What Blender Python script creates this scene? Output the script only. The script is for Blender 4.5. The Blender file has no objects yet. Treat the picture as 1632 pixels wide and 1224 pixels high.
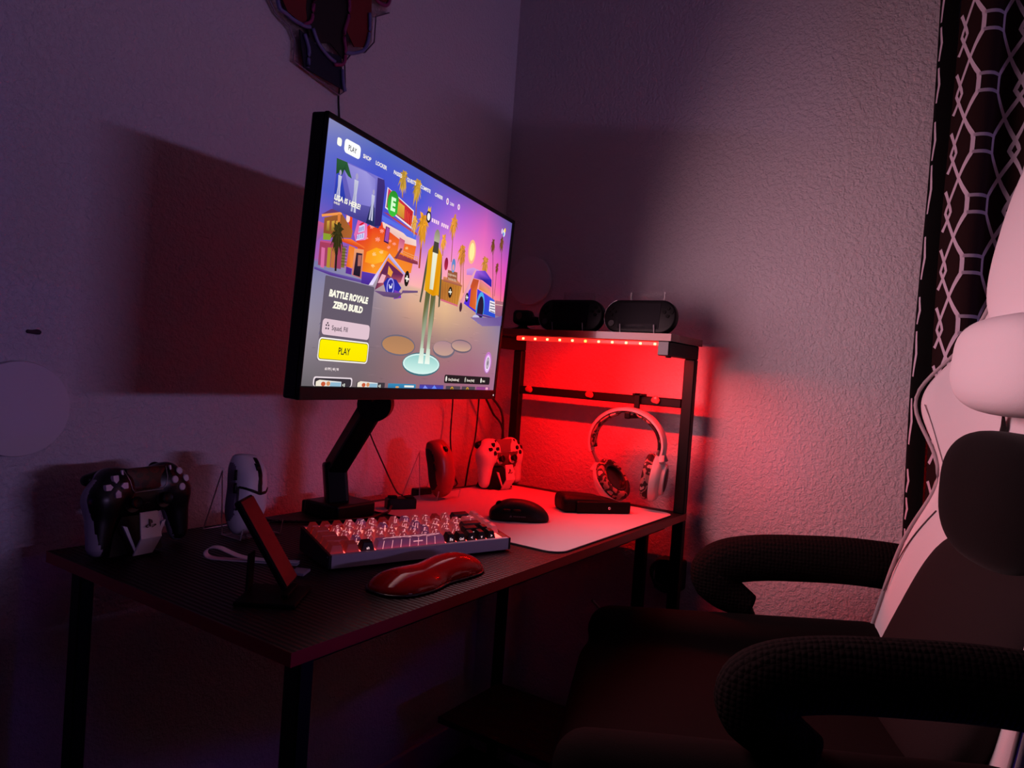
import bpy, bmesh, math, random
import numpy as np
from mathutils import Vector, Matrix, Euler
random.seed(7); rng = np.random.default_rng(5)
SC = bpy.context.scene; COL = SC.collection
PI = math.pi
def lin(h):
    if isinstance(h, str): h = [int(h[i:i+2],16)/255 for i in (0,2,4)]
    return tuple((c/12.92 if c <= .04045 else ((c+.055)/1.055)**2.4) for c in h)
# ---------------------------------------------------------------- materials
MATS = {}
def mat(name, col=(.5,.5,.5), rough=.5, metal=0., spec=.5, emit=None, es=0., bump=0., bscale=50., bdet=3., trans=0., ior=1.45, coat=0., sheen=0., alpha=1., btype='noise'):
    if name in MATS: return MATS[name]
    m = bpy.data.materials.new(name); m.use_nodes = True; nt = m.node_tree; p = nt.nodes['Principled BSDF']
    if isinstance(col, str): col = lin(col)
    p.inputs['Base Color'].default_value = (*col,1); p.inputs['Roughness'].default_value = rough
    p.inputs['Metallic'].default_value = metal; p.inputs['Specular IOR Level'].default_value = spec
    p.inputs['IOR'].default_value = ior; p.inputs['Transmission Weight'].default_value = trans
    p.inputs['Coat Weight'].default_value = coat; p.inputs['Sheen Weight'].default_value = sheen; p.inputs['Alpha'].default_value = alpha
    if emit is not None:
        p.inputs['Emission Color'].default_value = (*(lin(emit) if isinstance(emit,str) else emit),1); p.inputs['Emission Strength'].default_value = es
    if bump:
        tc = nt.nodes.new('ShaderNodeTexCoord'); b = nt.nodes.new('ShaderNodeBump'); b.inputs['Strength'].default_value = 1; b.inputs['Distance'].default_value = bump
        t = nt.nodes.new('ShaderNodeTexNoise'); t.inputs['Scale'].default_value = bscale; t.inputs['Detail'].default_value = bdet
        nt.links.new(tc.outputs['Object'], t.inputs['Vector']); nt.links.new(t.outputs['Fac'], b.inputs['Height']); nt.links.new(b.outputs['Normal'], p.inputs['Normal'])
    MATS[name] = m; return m
def nodes(m): return m.node_tree.nodes, m.node_tree.links, m.node_tree.nodes['Principled BSDF']
def ramp_mat(name, stops, scale, rough=.6, detail=2., bump=0., coord='Object'):
    """noise driven colours (camouflage prints, marbled plastic)"""
    m = mat(name, rough=rough); N, L, p = nodes(m)
    tc = N.new('ShaderNodeTexCoord'); t = N.new('ShaderNodeTexNoise'); t.inputs['Scale'].default_value = scale; t.inputs['Detail'].default_value = detail
    r = N.new('ShaderNodeValToRGB'); r.color_ramp.interpolation = 'CONSTANT'
    els = r.color_ramp.elements
    while len(els) < len(stops): els.new(.5)
    for e,(pos,c) in zip(els, stops): e.position = pos; e.color = (*c,1)
    L.new(tc.outputs[coord], t.inputs['Vector']); L.new(t.outputs['Fac'], r.inputs['Fac']); L.new(r.outputs['Color'], p.inputs['Base Color'])
    return m
# ---------------------------------------------------------------- mesh building
class MB:
    def __init__(s): s.v = []; s.f = []; s.m = []
    def add(s, v, f, mi=0, M=None):
        o = len(s.v)
        for p in v:
            p = Vector(p)
            s.v.append(tuple(M @ p) if M is not None else tuple(p))
        for q in f: s.f.append(tuple(i+o for i in q)); s.m.append(mi)
        return s
    def box(s, a, b, mi=0, M=None, bev=0.):
        if bev > 0: return s.rbox(a, b, bev, mi, M)
        x0,y0,z0 = a; x1,y1,z1 = b
        v = [(x0,y0,z0),(x1,y0,z0),(x1,y1,z0),(x0,y1,z0),(x0,y0,z1),(x1,y0,z1),(x1,y1,z1),(x0,y1,z1)]
        return s.add(v, [(3,2,1,0),(4,5,6,7),(0,1,5,4),(1,2,6,5),(2,3,7,6),(3,0,4,7)], mi, M)
    def rbox(s, a, b, r, mi=0, M=None, seg=2):
        bm = bmesh.new(); bmesh.ops.create_cube(bm, size=1)
        for v in bm.verts: v.co = Vector([(a[i]+b[i])/2 + v.co[i]*(b[i]-a[i]) for i in range(3)])
        bmesh.ops.bevel(bm, geom=bm.edges[:], offset=r, segments=seg, affect='EDGES', profile=.5)
        return s.bm(bm, mi, M)
    def bm(s, bm, mi=0, M=None):
        bm.verts.index_update()
        s.add([v.co[:] for v in bm.verts], [[v.index for v in f.verts] for f in bm.faces], mi, M); bm.free(); return s
    def prism(s, pts, y0, y1, mi=0, M=None, bev=0., seg=2):
        """outline in x,z extruded along y"""
        bm = bmesh.new(); vs = [bm.verts.new((p[0],y0,p[1])) for p in pts]; f = bm.faces.new(vs)
        r = bmesh.ops.extrude_face_region(bm, geom=[f]); vv = [g for g in r['geom'] if isinstance(g, bmesh.types.BMVert)]
        for v in vv: v.co.y = y1
        bmesh.ops.recalc_face_normals(bm, faces=bm.faces[:])
        if bev:
            es = [e for e in bm.edges if abs(e.verts[0].co.y-e.verts[1].co.y) < 1e-6]
            bmesh.ops.bevel(bm, geom=es, offset=bev, segments=seg, affect='EDGES', profile=.5)
        return s.bm(bm, mi, M)
    def cyl(s, c0, c1, r0, r1=None, n=24, mi=0, M=None, caps=True):
        return s.sweep([c0,c1], [r0, r0 if r1 is None else r1], n=n, mi=mi, M=M, caps=caps)
    def sweep(s, path, rad, n=10, up=(0,0,1), mi=0, M=None, caps=True, closed=False):
        """tube along a path; rad = number, list of numbers or list of (ra, rb): ra sideways, rb along the up axis"""
        P = [Vector(p) for p in path]; k = len(P); up = Vector(up); v = []; f = []
        R = rad if isinstance(rad, (list,tuple)) and len(rad) == k else [rad]*k
        for i in range(k):
            t = (P[(i+1)%k]-P[i-1]) if closed else (P[min(i+1,k-1)]-P[max(i-1,0)])
            t.normalize(); a = t.cross(up)
            if a.length < 1e-4: a = t.cross(Vector((1,0,0)) if abs(t.x) < .9 else Vector((0,1,0)))
            a.normalize(); b = a.cross(t)
            ra, rb = R[i] if isinstance(R[i], (tuple,list)) else (R[i],R[i])
            for j in range(n):
                w = 2*PI*j/n; v.append(P[i]+a*ra*math.cos(w)+b*rb*math.sin(w))
        for i in range(k if closed else k-1):
            for j in range(n):
                i2 = (i+1)%k; f.append((i*n+j, i*n+(j+1)%n, i2*n+(j+1)%n, i2*n+j))
        if caps and not closed: f.append(tuple(range(n-1,-1,-1))); f.append(tuple((k-1)*n+j for j in range(n)))
        return s.add(v, f, mi, M)
    def loft(s, secs, mi=0, M=None, caps=True, closed=True):
        n = len(secs[0]); v = [p for q in secs for p in q]; f = []
        for i in range(len(secs)-1):
            for j in range(n if closed else n-1): f.append((i*n+j, i*n+(j+1)%n, (i+1)*n+(j+1)%n, (i+1)*n+j))
        if caps and closed: f.append(tuple(range(n-1,-1,-1))); f.append(tuple((len(secs)-1)*n+j for j in range(n)))
        return s.add(v, f, mi, M)
    def lathe(s, prof, n=32, mi=0, M=None):
        """profile (r,z) turned about z"""
        secs = [[(r*math.cos(2*PI*j/n), r*math.sin(2*PI*j/n), z) for j in range(n)] for r,z in prof]
        return s.loft(secs, mi, M, caps=True)
    def sdf(s, fn, lo, hi, h, mi=0, M=None, newton=2):
        V, F = surface_net(fn, lo, hi, h, newton); return s.add(V, F, mi, M)
    def mesh(s, name, mats):
        me = bpy.data.meshes.new(name); me.from_pydata(s.v, [], s.f)
        for m in (mats if isinstance(mats,(list,tuple)) else [mats]): me.materials.append(m)
        me.polygons.foreach_set('material_index', s.m); me.update(); return me
    def build(s, name, mats, parent=None, smooth=False, loc=None, rot=None, fix=True, auto=None):
        me = s.mesh(name, mats)
        if fix:
            bm = bmesh.new(); bm.from_mesh(me); bmesh.ops.recalc_face_normals(bm, faces=bm.faces[:]); bm.to_mesh(me); bm.free()
        if auto:
            for p in me.polygons: p.use_smooth = True
            me.set_sharp_from_angle(angle=math.radians(auto))
        elif smooth: me.polygons.foreach_set('use_smooth', [True]*len(me.polygons))
        o = bpy.data.objects.new(name, me); COL.objects.link(o)
        if parent: o.parent = parent
        if loc is not None: o.location = loc
        if rot is not None: o.rotation_euler = rot
        return o
def surface_net(fn, lo, hi, h, newton=2):
    lo = np.array(lo,float); hi = np.array(hi,float); n = np.ceil((hi-lo)/h).astype(int)+1
    ax = [lo[i]+h*np.arange(n[i]) for i in range(3)]
    G = np.stack(np.meshgrid(*ax, indexing='ij'),-1); D = fn(G.reshape(-1,3)).reshape(n)
    S = D < 0
    c = np.array([(i,j,k) for i in (0,1) for j in (0,1) for k in (0,1)])
    cs = n-1
    def cor(A,o): return A[o[0]:o[0]+cs[0], o[1]:o[1]+cs[1], o[2]:o[2]+cs[2]]
    cnt = sum(cor(S,o).astype(int) for o in c); act = (cnt > 0)&(cnt < 8)
    idx = -np.ones(cs,int); idx[act] = np.arange(act.sum())
    acc = np.zeros((act.sum(),3)); num = np.zeros(act.sum())
    for a in c:
        for d in range(3):
            if a[d]: continue
            b = a.copy(); b[d] = 1
            va = cor(D,a)[act]; vb = cor(D,b)[act]; x = (va<0)!=(vb<0)
            t = np.where(x, va/np.where(x, va-vb, 1), 0)
            p = a[None,:]+t[:,None]*(b-a)[None,:]; acc += p*x[:,None]; num += x
    cell = np.argwhere(act); V = lo+h*(cell+acc/num[:,None])
    F = []
    for d in range(3):
        u, w = [(1,2),(2,0),(0,1)][d]
        sl = [slice(0,n[i]) for i in range(3)]; sl[d] = slice(0,n[d]-1); sl[u] = slice(1,n[u]-1); sl[w] = slice(1,n[w]-1)
        s2 = list(sl); s2[d] = slice(1,n[d])
        A = S[tuple(sl)]; B = S[tuple(s2)]; q = np.argwhere(A!=B)
        if not len(q): continue
        fl = A[tuple(q.T)]; base = q.copy(); base[:,u] += 1; base[:,w] += 1
        def at(du,dw):
            p = base.copy(); p[:,u] -= du; p[:,w] -= dw; return idx[tuple(p.T)]
        quad = np.stack([at(1,1),at(0,1),at(0,0),at(1,0)],1)
        quad = np.where(fl[:,None], quad, quad[:,::-1]); F.append(quad)
    F = np.concatenate(F); F = F[(F>=0).all(1)]
    e = h*.05
    for _ in range(newton):
        d = fn(V); g = np.stack([(fn(V+e*np.eye(3)[i])-fn(V-e*np.eye(3)[i]))/(2*e) for i in range(3)],1)
        st = (d/np.maximum((g*g).sum(1),.05))[:,None]*g; ln = np.linalg.norm(st,axis=1,keepdims=True)
        V = V-st*np.minimum(1, .7*h/np.maximum(ln,1e-9))
    return V.tolist(), F.tolist()
# signed distances
def s_ell(P, c, r):
    q = (P-np.array(c))/np.array(r); k = np.linalg.norm(q,axis=1); return (k-1)*min(r)
def s_cap(P, a, b, ra, rb, sq=(1,1,1)):
    sq = np.array(sq); a = np.array(a,float)*sq; b = np.array(b,float)*sq; Q = P*sq; ab = b-a
    t = np.clip(((Q-a)@ab)/(ab@ab),0,1); return np.linalg.norm(Q-(a+t[:,None]*ab),axis=1)-(ra+(rb-ra)*t)
def s_box(P, c, hf, r):
    q = np.abs(P-np.array(c))-np.array(hf)+r; return np.linalg.norm(np.maximum(q,0),axis=1)+np.minimum(q.max(1),0)-r
def s_sup(P, c, r, p=3.):
    q = np.abs((P-np.array(c))/np.array(r)); return ((q**p).sum(1)**(1/p)-1)*min(r)
def smin(a, b, k): 
    hh = np.clip(.5+.5*(b-a)/k,0,1); return b*(1-hh)+a*hh-k*hh*(1-hh)
def smax(a, b, k): return -smin(-a,-b,k)
# text outlines
_TX = {}
def text_geo(s, bold=0.02, shear=0., depth=0.):
    key = (s,bold,shear,depth)
    if key in _TX: return _TX[key]
    cu = bpy.data.curves.new('lettering','FONT'); cu.body = s; cu.size = 1; cu.offset = bold; cu.shear = shear; cu.resolution_u = 3; cu.extrude = depth
    o = bpy.data.objects.new('lettering', cu); COL.objects.link(o)
    dg = bpy.context.evaluated_depsgraph_get(); me = bpy.data.meshes.new_from_object(o.evaluated_get(dg))
    v = [tuple(p.co) for p in me.vertices]; f = [tuple(p.vertices) for p in me.polygons]
    bpy.data.objects.remove(o); bpy.data.curves.remove(cu); bpy.data.meshes.remove(me)
    _TX[key] = (v,f); return v, f
# ---------------------------------------------------------------- scene graph helpers
def tag(o, label, cat, group=None):
    o['label'] = label; o['category'] = cat
    if group: o['group'] = group
    return o
def thing(name, label, cat, loc=(0,0,0), rz=0., group=None, rot=None):
    o = bpy.data.objects.new(name, None); COL.objects.link(o); o.location = loc; o.rotation_euler = rot if rot else (0,0,rz); o.empty_display_size = .05
    return tag(o, label, cat, group)
def struct(o): o['kind'] = 'structure'; return o
def smooth_path(pts, n=8, closed=False):
    P = [np.array(p,float) for p in pts]; out = []; k = len(P)
    for i in range(k if closed else k-1):
        p0 = P[i-1] if (i > 0 or closed) else 2*P[0]-P[1]; p1 = P[i]; p2 = P[(i+1)%k]; p3 = P[(i+2)%k] if (i+2 < k or closed) else 2*P[-1]-P[-2]
        for j in range(n):
            t = j/n; out.append(.5*((2*p1)+(-p0+p2)*t+(2*p0-5*p1+4*p2-p3)*t*t+(-p0+3*p1-3*p2+p3)*t**3))
    if not closed: out.append(P[-1])
    return [tuple(p) for p in out]
def T(loc=(0,0,0), rot=(0,0,0), sc=(1,1,1)):
    return Matrix.Translation(loc) @ Euler(rot).to_matrix().to_4x4() @ Matrix.Diagonal((*sc,1))
def rrect(x0, y0, x1, y1, r, n=5):
    P = []
    for cx,cy,a in ((x1-r,y1-r,0),(x0+r,y1-r,PI/2),(x0+r,y0+r,PI),(x1-r,y0+r,1.5*PI)):
        for j in range(n+1): w = a+PI/2*j/n; P.append((cx+r*math.cos(w), cy+r*math.sin(w)))
    return P
# ---------------------------------------------------------------- common materials
WALL = mat('wall_paint', (.60,.57,.60), .75, spec=.25)
def stucco(m, dist, s1, s2):
    N, L, p = nodes(m); tc = N.new('ShaderNodeTexCoord'); n1 = N.new('ShaderNodeTexNoise'); n1.inputs['Scale'].default_value = s1; n1.inputs['Detail'].default_value = 5; n1.inputs['Roughness'].default_value = .6; n1.inputs['Distortion'].default_value = .25
    v = N.new('ShaderNodeTexNoise'); v.inputs['Scale'].default_value = s2; v.inputs['Detail'].default_value = 3
    cr = N.new('ShaderNodeMapRange'); cr.interpolation_type = 'SMOOTHSTEP'; cr.inputs['From Min'].default_value = .36; cr.inputs['From Max'].default_value = .66
    ad = N.new('ShaderNodeMath'); ad.operation = 'MULTIPLY_ADD'; ad.inputs[1].default_value = .8
    b = N.new('ShaderNodeBump'); b.inputs['Distance'].default_value = dist; b.inputs['Strength'].default_value = 1
    L.new(tc.outputs['Object'], n1.inputs['Vector']); L.new(tc.outputs['Object'], v.inputs['Vector']); L.new(n1.outputs['Fac'], cr.inputs['Value'])
    L.new(cr.outputs['Result'], ad.inputs[0]); L.new(v.outputs['Fac'], ad.inputs[2]); L.new(ad.outputs['Value'], b.inputs['Height']); L.new(b.outputs['Normal'], p.inputs['Normal'])
stucco(WALL, .0015, 118, 250)
BLACK = mat('black_plastic', (.0025,.0025,.003), .42, spec=.22)
BLACKM = mat('black_matte_plastic', (.002,.002,.002), .6, spec=.12)
STEEL = mat('black_powder_coated_steel', (.0035,.003,.0035), .5, spec=.22)
WHITEP = mat('white_plastic', (.72,.70,.72), .35)
CLEAR = mat('clear_acrylic', (.95,.95,.95), .03, trans=1., ior=1.1, spec=.3)
EDGE = mat('polished_acrylic_edge', (.75,.72,.74), .25, trans=.35)
CHROME = mat('bright_metal', (.7,.7,.72), .25, metal=1.)
CABLE = mat('black_cable', (.006,.006,.006), .5)
# ================================================================ the room
WBX, WAY = .02, .014
def wall(name, a, b, m): return struct(MB().box(a, b).build(name, m))
wall('wall_left', (-3.3,WAY,0), (WBX+.12,WAY+.12,2.6), WALL)
wall('wall_right', (WBX,-4.0,0), (WBX+.12,WAY,2.6), WALL)
FLOORM = mat('dark_carpet', (.012,.010,.011), .95, spec=.1, bump=.004, bscale=240)
wall('floor', (-3.3,-4.0,-.1), (WBX+.12,WAY+.12,0), FLOORM)
wall('ceiling', (-3.3,-4.0,2.6), (WBX+.12,WAY+.12,2.7), mat('ceiling_paint',(.5,.48,.5),.9,bump=.002,bscale=70))
BASEM = mat('baseboard_paint', (.5,.48,.49), .5)
struct(MB().box((-3.3,WAY-.012,0),(WBX,WAY,.09),bev=.003).build('baseboard_left',BASEM))
struct(MB().box((WBX-.012,-4.0,0),(WBX,WAY-.012,.09),bev=.003).build('baseboard_right',BASEM))
# round wall-coloured discs and a scuff on the plaster
def wall_disc(loc, rot, r, label):
    o = MB().lathe([(.0,0),(r*.97,0),(r,.003),(r,.009),(r*.985,.012),(r*.9,.0125),(0,.0125)],48).build('wall_disc', mat('painted_disc',(.62,.58,.62),.6,spec=.3), None, auto=35, loc=loc, rot=rot)
    return tag(o, label, 'wall plate', 'round plates on the walls')
wall_disc((-1.150,WAY,.941),(PI/2,0,0),.068,'round pale wall plate at the left edge, below the dark wall mark')
wall_disc((WBX,-.085,1.283),(0,-PI/2,0),.064,'round pale wall plate behind the top shelf, beside the monitor edge')
mk = MB().sdf(lambda P: smin(s_cap(P,(-.008,0,0),(.006,0,-.001),.0028,.0022),s_ell(P,(.004,0,.001),(.005,.002,.003)),.003),(-.02,-.01,-.01),(.02,.01,.01),.0012)
tag(mk.build('wall_anchor',mat('anchor_hole_dark',(.05,.03,.04),.8),None,smooth=True,loc=(-1.132,WAY-.001,1.051)),'small dark plastic wall anchor in the plaster above the left wall plate','wall anchor')
# ================================================================ desk with hutch
DX0,DX1,DY0,DY1,DZ = -1.1336,-.0336,-.5765,-.0639,.75
desk = thing('desk','dark ribbed gaming desk with red edges and a raised steel shelf','desk',(0,0,0))
DT = mat('dark_ribbed_laminate',(.0120,.0046,.0046),.45,spec=.22)
N,L,p = nodes(DT); tc = N.new('ShaderNodeTexCoord'); wv = N.new('ShaderNodeTexWave'); wv.wave_type='BANDS'; wv.bands_direction='X'; wv.inputs['Scale'].default_value = 40; wv.inputs['Distortion'].default_value = .0
bp = N.new('ShaderNodeBump'); bp.inputs['Distance'].default_value = .0010; bp.inputs['Strength'].default_value = 1
L.new(tc.outputs['Object'],wv.inputs['Vector']); L.new(wv.outputs['Fac'],bp.inputs['Height']); L.new(bp.outputs['Normal'],p.inputs['Normal'])
REDEDGE = mat('red_edge_band',(.30,.012,.014),.4,spec=.3)
def board(mb, x0,y0,z0,x1,y1,z1):
    mb.box((x0,y0,z0),(x1,y1,z1)); 
    mb.m[-4:] = [1,1,1,1]
    return mb
board(MB(),DX0,DY0,DZ-.015,DX1,DY1,DZ).build('desktop',[DT,REDEDGE],desk)
SHZ0,SHZ1 = 1.125,1.1397; SX0 = -.2175
board(MB(),SX0,-.5817,SHZ0,-.029,DY1,SHZ1).build('shelf_board',[mat('dark_laminate',(.008,.006,.007),.4,spec=.3),mat('red_gloss_edge_band',(.20,.015,.018),.16,spec=.5,coat=.3)],desk)
def tube(mb, a, b, w, d=None):
    """square steel tube between two points of a box"""
    mb.rbox([min(a[i],b[i]) for i in range(3)],[max(a[i],b[i]) for i in range(3)],.002,seg=1); return mb
px0,px1 = -.0536,-.0336
for y0,y1 in ((-.5765,-.5515),(-.118,-.093)):
    tube(MB(),(px0,y0,DZ),(px1,y1,SHZ0-.03),0).build('post',STEEL,desk)
    tube(MB(),(px0,y0,.012),(px1,y1,DZ-.015),0).build('leg',STEEL,desk)
    br = MB(); tube(br,(-.2095,y0,SHZ0-.03),(px1,y1,SHZ0),0); br.build('shelf_bracket',STEEL,desk)
    MB().rbox((-.2115,y0+.001,SHZ0-.029),(-.2095,y1-.001,SHZ0-.001),.0008,seg=1).build('end_cap',mat('grey_plastic_cap',(.12,.11,.12),.4),desk)
    MB().cyl((-.18,(y0+y1)/2,SHZ0-.033),(-.18,(y0+y1)/2,SHZ0-.03),.006,n=12).build('bolt',STEEL,desk)
    MB().cyl((-.0436,(y0+y1)/2,0),(-.0436,(y0+y1)/2,.012),.014,n=16).build('foot',BLACK,desk)
for y0,y1 in ((-.5665,-.5415),(-.118,-.093)):
    tube(MB(),(-1.113,y0,.012),(-1.093,y1,DZ-.015),0).build('leg',STEEL,desk)
    MB().cyl((-1.103,(y0+y1)/2,0),(-1.103,(y0+y1)/2,.012),.014,n=16).build('foot',BLACK,desk)
tube(MB(),(px0,-.5515,.985),(px1,-.118,1.005),0).build('hanging_rail',STEEL,desk)
tube(MB(),(px0,-.5515,.20),(px1,-.118,.22),0).build('side_stretcher',STEEL,desk)
tube(MB(),(-1.113,-.5415,.20),(-1.093,-.118,.22),0).build('side_stretcher',STEEL,desk)
tube(MB(),(-1.093,-.5365,DZ-.04),(px0,-.5165,DZ-.015),0).build('apron_rail',STEEL,desk)
tube(MB(),(-1.093,-.116,DZ-.04),(px0,-.096,DZ-.015),0).build('apron_rail',STEEL,desk)
# second upright that carries a lower storage shelf under the right end
tube(MB(),(-.0736,-.500,.012),(px0-.001,-.475,DZ-.015),0).build('inner_leg',STEEL,desk)
MB().box((-.30,-.545,.221),(px0,-.12,.235)).build('lower_shelf',DT,desk)
tube(MB(),(-.30,-.50,.012),(-.28,-.475,.221),0).build('inner_leg',STEEL,desk)
# crossed brace rods on the back side of the hutch
for a,b in (((-.195,-.100,1.095),(-.050,-.100,.87)),((-.195,-.100,.89),(-.050,-.100,1.085))):
    pass
# clear strip clips on the hanging rail
CLIPM = mat('clear_red_lit_plastic',(.8,.25,.25),.25,trans=.5)
for y in (-.149,-.322,-.492):
    c = MB().sdf(lambda P: smin(smin(s_ell(P,(0,-.004,0),(.004,.0065,.0075)),s_ell(P,(0,.005,.001),(.004,.006,.0065)),.004),s_box(P,(.0,0,.006),(.004,.005,.004),.002),.003),(-.01,-.02,-.02),(.01,.02,.02),.0014)
    c.build('strip_clip',CLIPM,desk,smooth=True,loc=(px0-.003,y,.997))
hk = MB(); hk.rbox((-.062,-.4545,.955),(-.0545,-.4415,1.011),.001,seg=1); hk.rbox((-.103,-.4545,.953),(-.054,-.4415,.960),.001,seg=1); hk.rbox((-.106,-.454,.952),(-.099,-.4395,.968),.003)
hk.rbox((-.062,-.460,1.005),(-.0325,-.436,1.010),.001,seg=1)
hk.build('headset_hook',STEEL,desk)
# ---- light strip under the shelf edge
strip = thing('light_strip','red LED light strip under the front edge of the raised shelf','light strip',(-.200,-.376,SHZ0-.001))
MB().rbox((-.004,-.1755,-.010),(.004,.178,0),.002).build('clear_sleeve',mat('red_clear_sleeve',(.9,.06,.05),.3,trans=.3,emit=(1,.03,.02),es=.9),strip)
LEDM = mat('led_glow',(.9,.3,.2),.4,emit=(1,.30,.12),es=5.)
for i in range(11):
    y = .158-.0325*i
    lo_ = MB().rbox((-.0062,y-.0028,-.0082),(-.0038,y+.0028,-.0032),.0008,seg=1).build('led',LEDM if i!=5 else mat('led_glow_amber',(.9,.6,.2),.4,emit=(1,.55,.05),es=4.),strip)
    if i == 5: lo_['label'] = 'amber LED among the red ones'
# ================================================================ monitor
MC = Vector((-.70847,-.35885,1.17156)); MR = Matrix(((.98058,-.19538,.01703),(.19592,.97981,-.03987),(-.00890,.04243,.99906)))
mon = thing('monitor','black flat monitor showing a colourful game lobby, held above the desk','monitor')
mon.matrix_world = Matrix.Translation(MC) @ MR.to_4x4()
W2,H2 = .299,.16819
fr = MB()
x0,x1,z0,z1 = -.3025,.3095,-.1860,.1755
# housing: shallow tray with bezels in front of the panel
fr.rbox((x0,.002,z0),(x1,.024,z1),.003)
fr.rbox((x0,-.0022,z0),(x0+.0030,.004,z1),.0008,seg=1); fr.rbox((W2+.0005,-.0022,z0),(x1,.004,z1),.0008,seg=1)
fr.rbox((x0,-.0022,H2+.0005),(x1,.004,z1),.0008,seg=1); fr.rbox((x0,-.0022,z0),(x1,.004,-H2-.0005),.0008,seg=1)
fr.build('housing',BLACK,mon)
MB().rbox((-.14,.024,-.11),(.14,.045,.11),.012).build('rear_cover',BLACKM,mon)
MB().rbox((-.05,.045,-.05),(.05,.052,.05),.002).build('mount_plate',STEEL,mon)
MB().cyl((.297,-.0027,-.178),(.297,-.0021,-.178),.0016,n=12).build('power_light',mat('white_led',(.8,.8,.8),.4,emit=(.9,.85,.9),es=.9),mon)
SCRM = bpy.data.materials.new('lit_screen'); SCRM.use_nodes = True
N,L = SCRM.node_tree.nodes, SCRM.node_tree.links
N.remove(N['Principled BSDF']); em = N.new('ShaderNodeEmission'); at = N.new('ShaderNodeAttribute'); at.attribute_name = 'picture'; L.new(at.outputs['Color'],em.inputs['Color']); L.new(em.outputs[0],N['Material Output'].inputs['Surface'])
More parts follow.
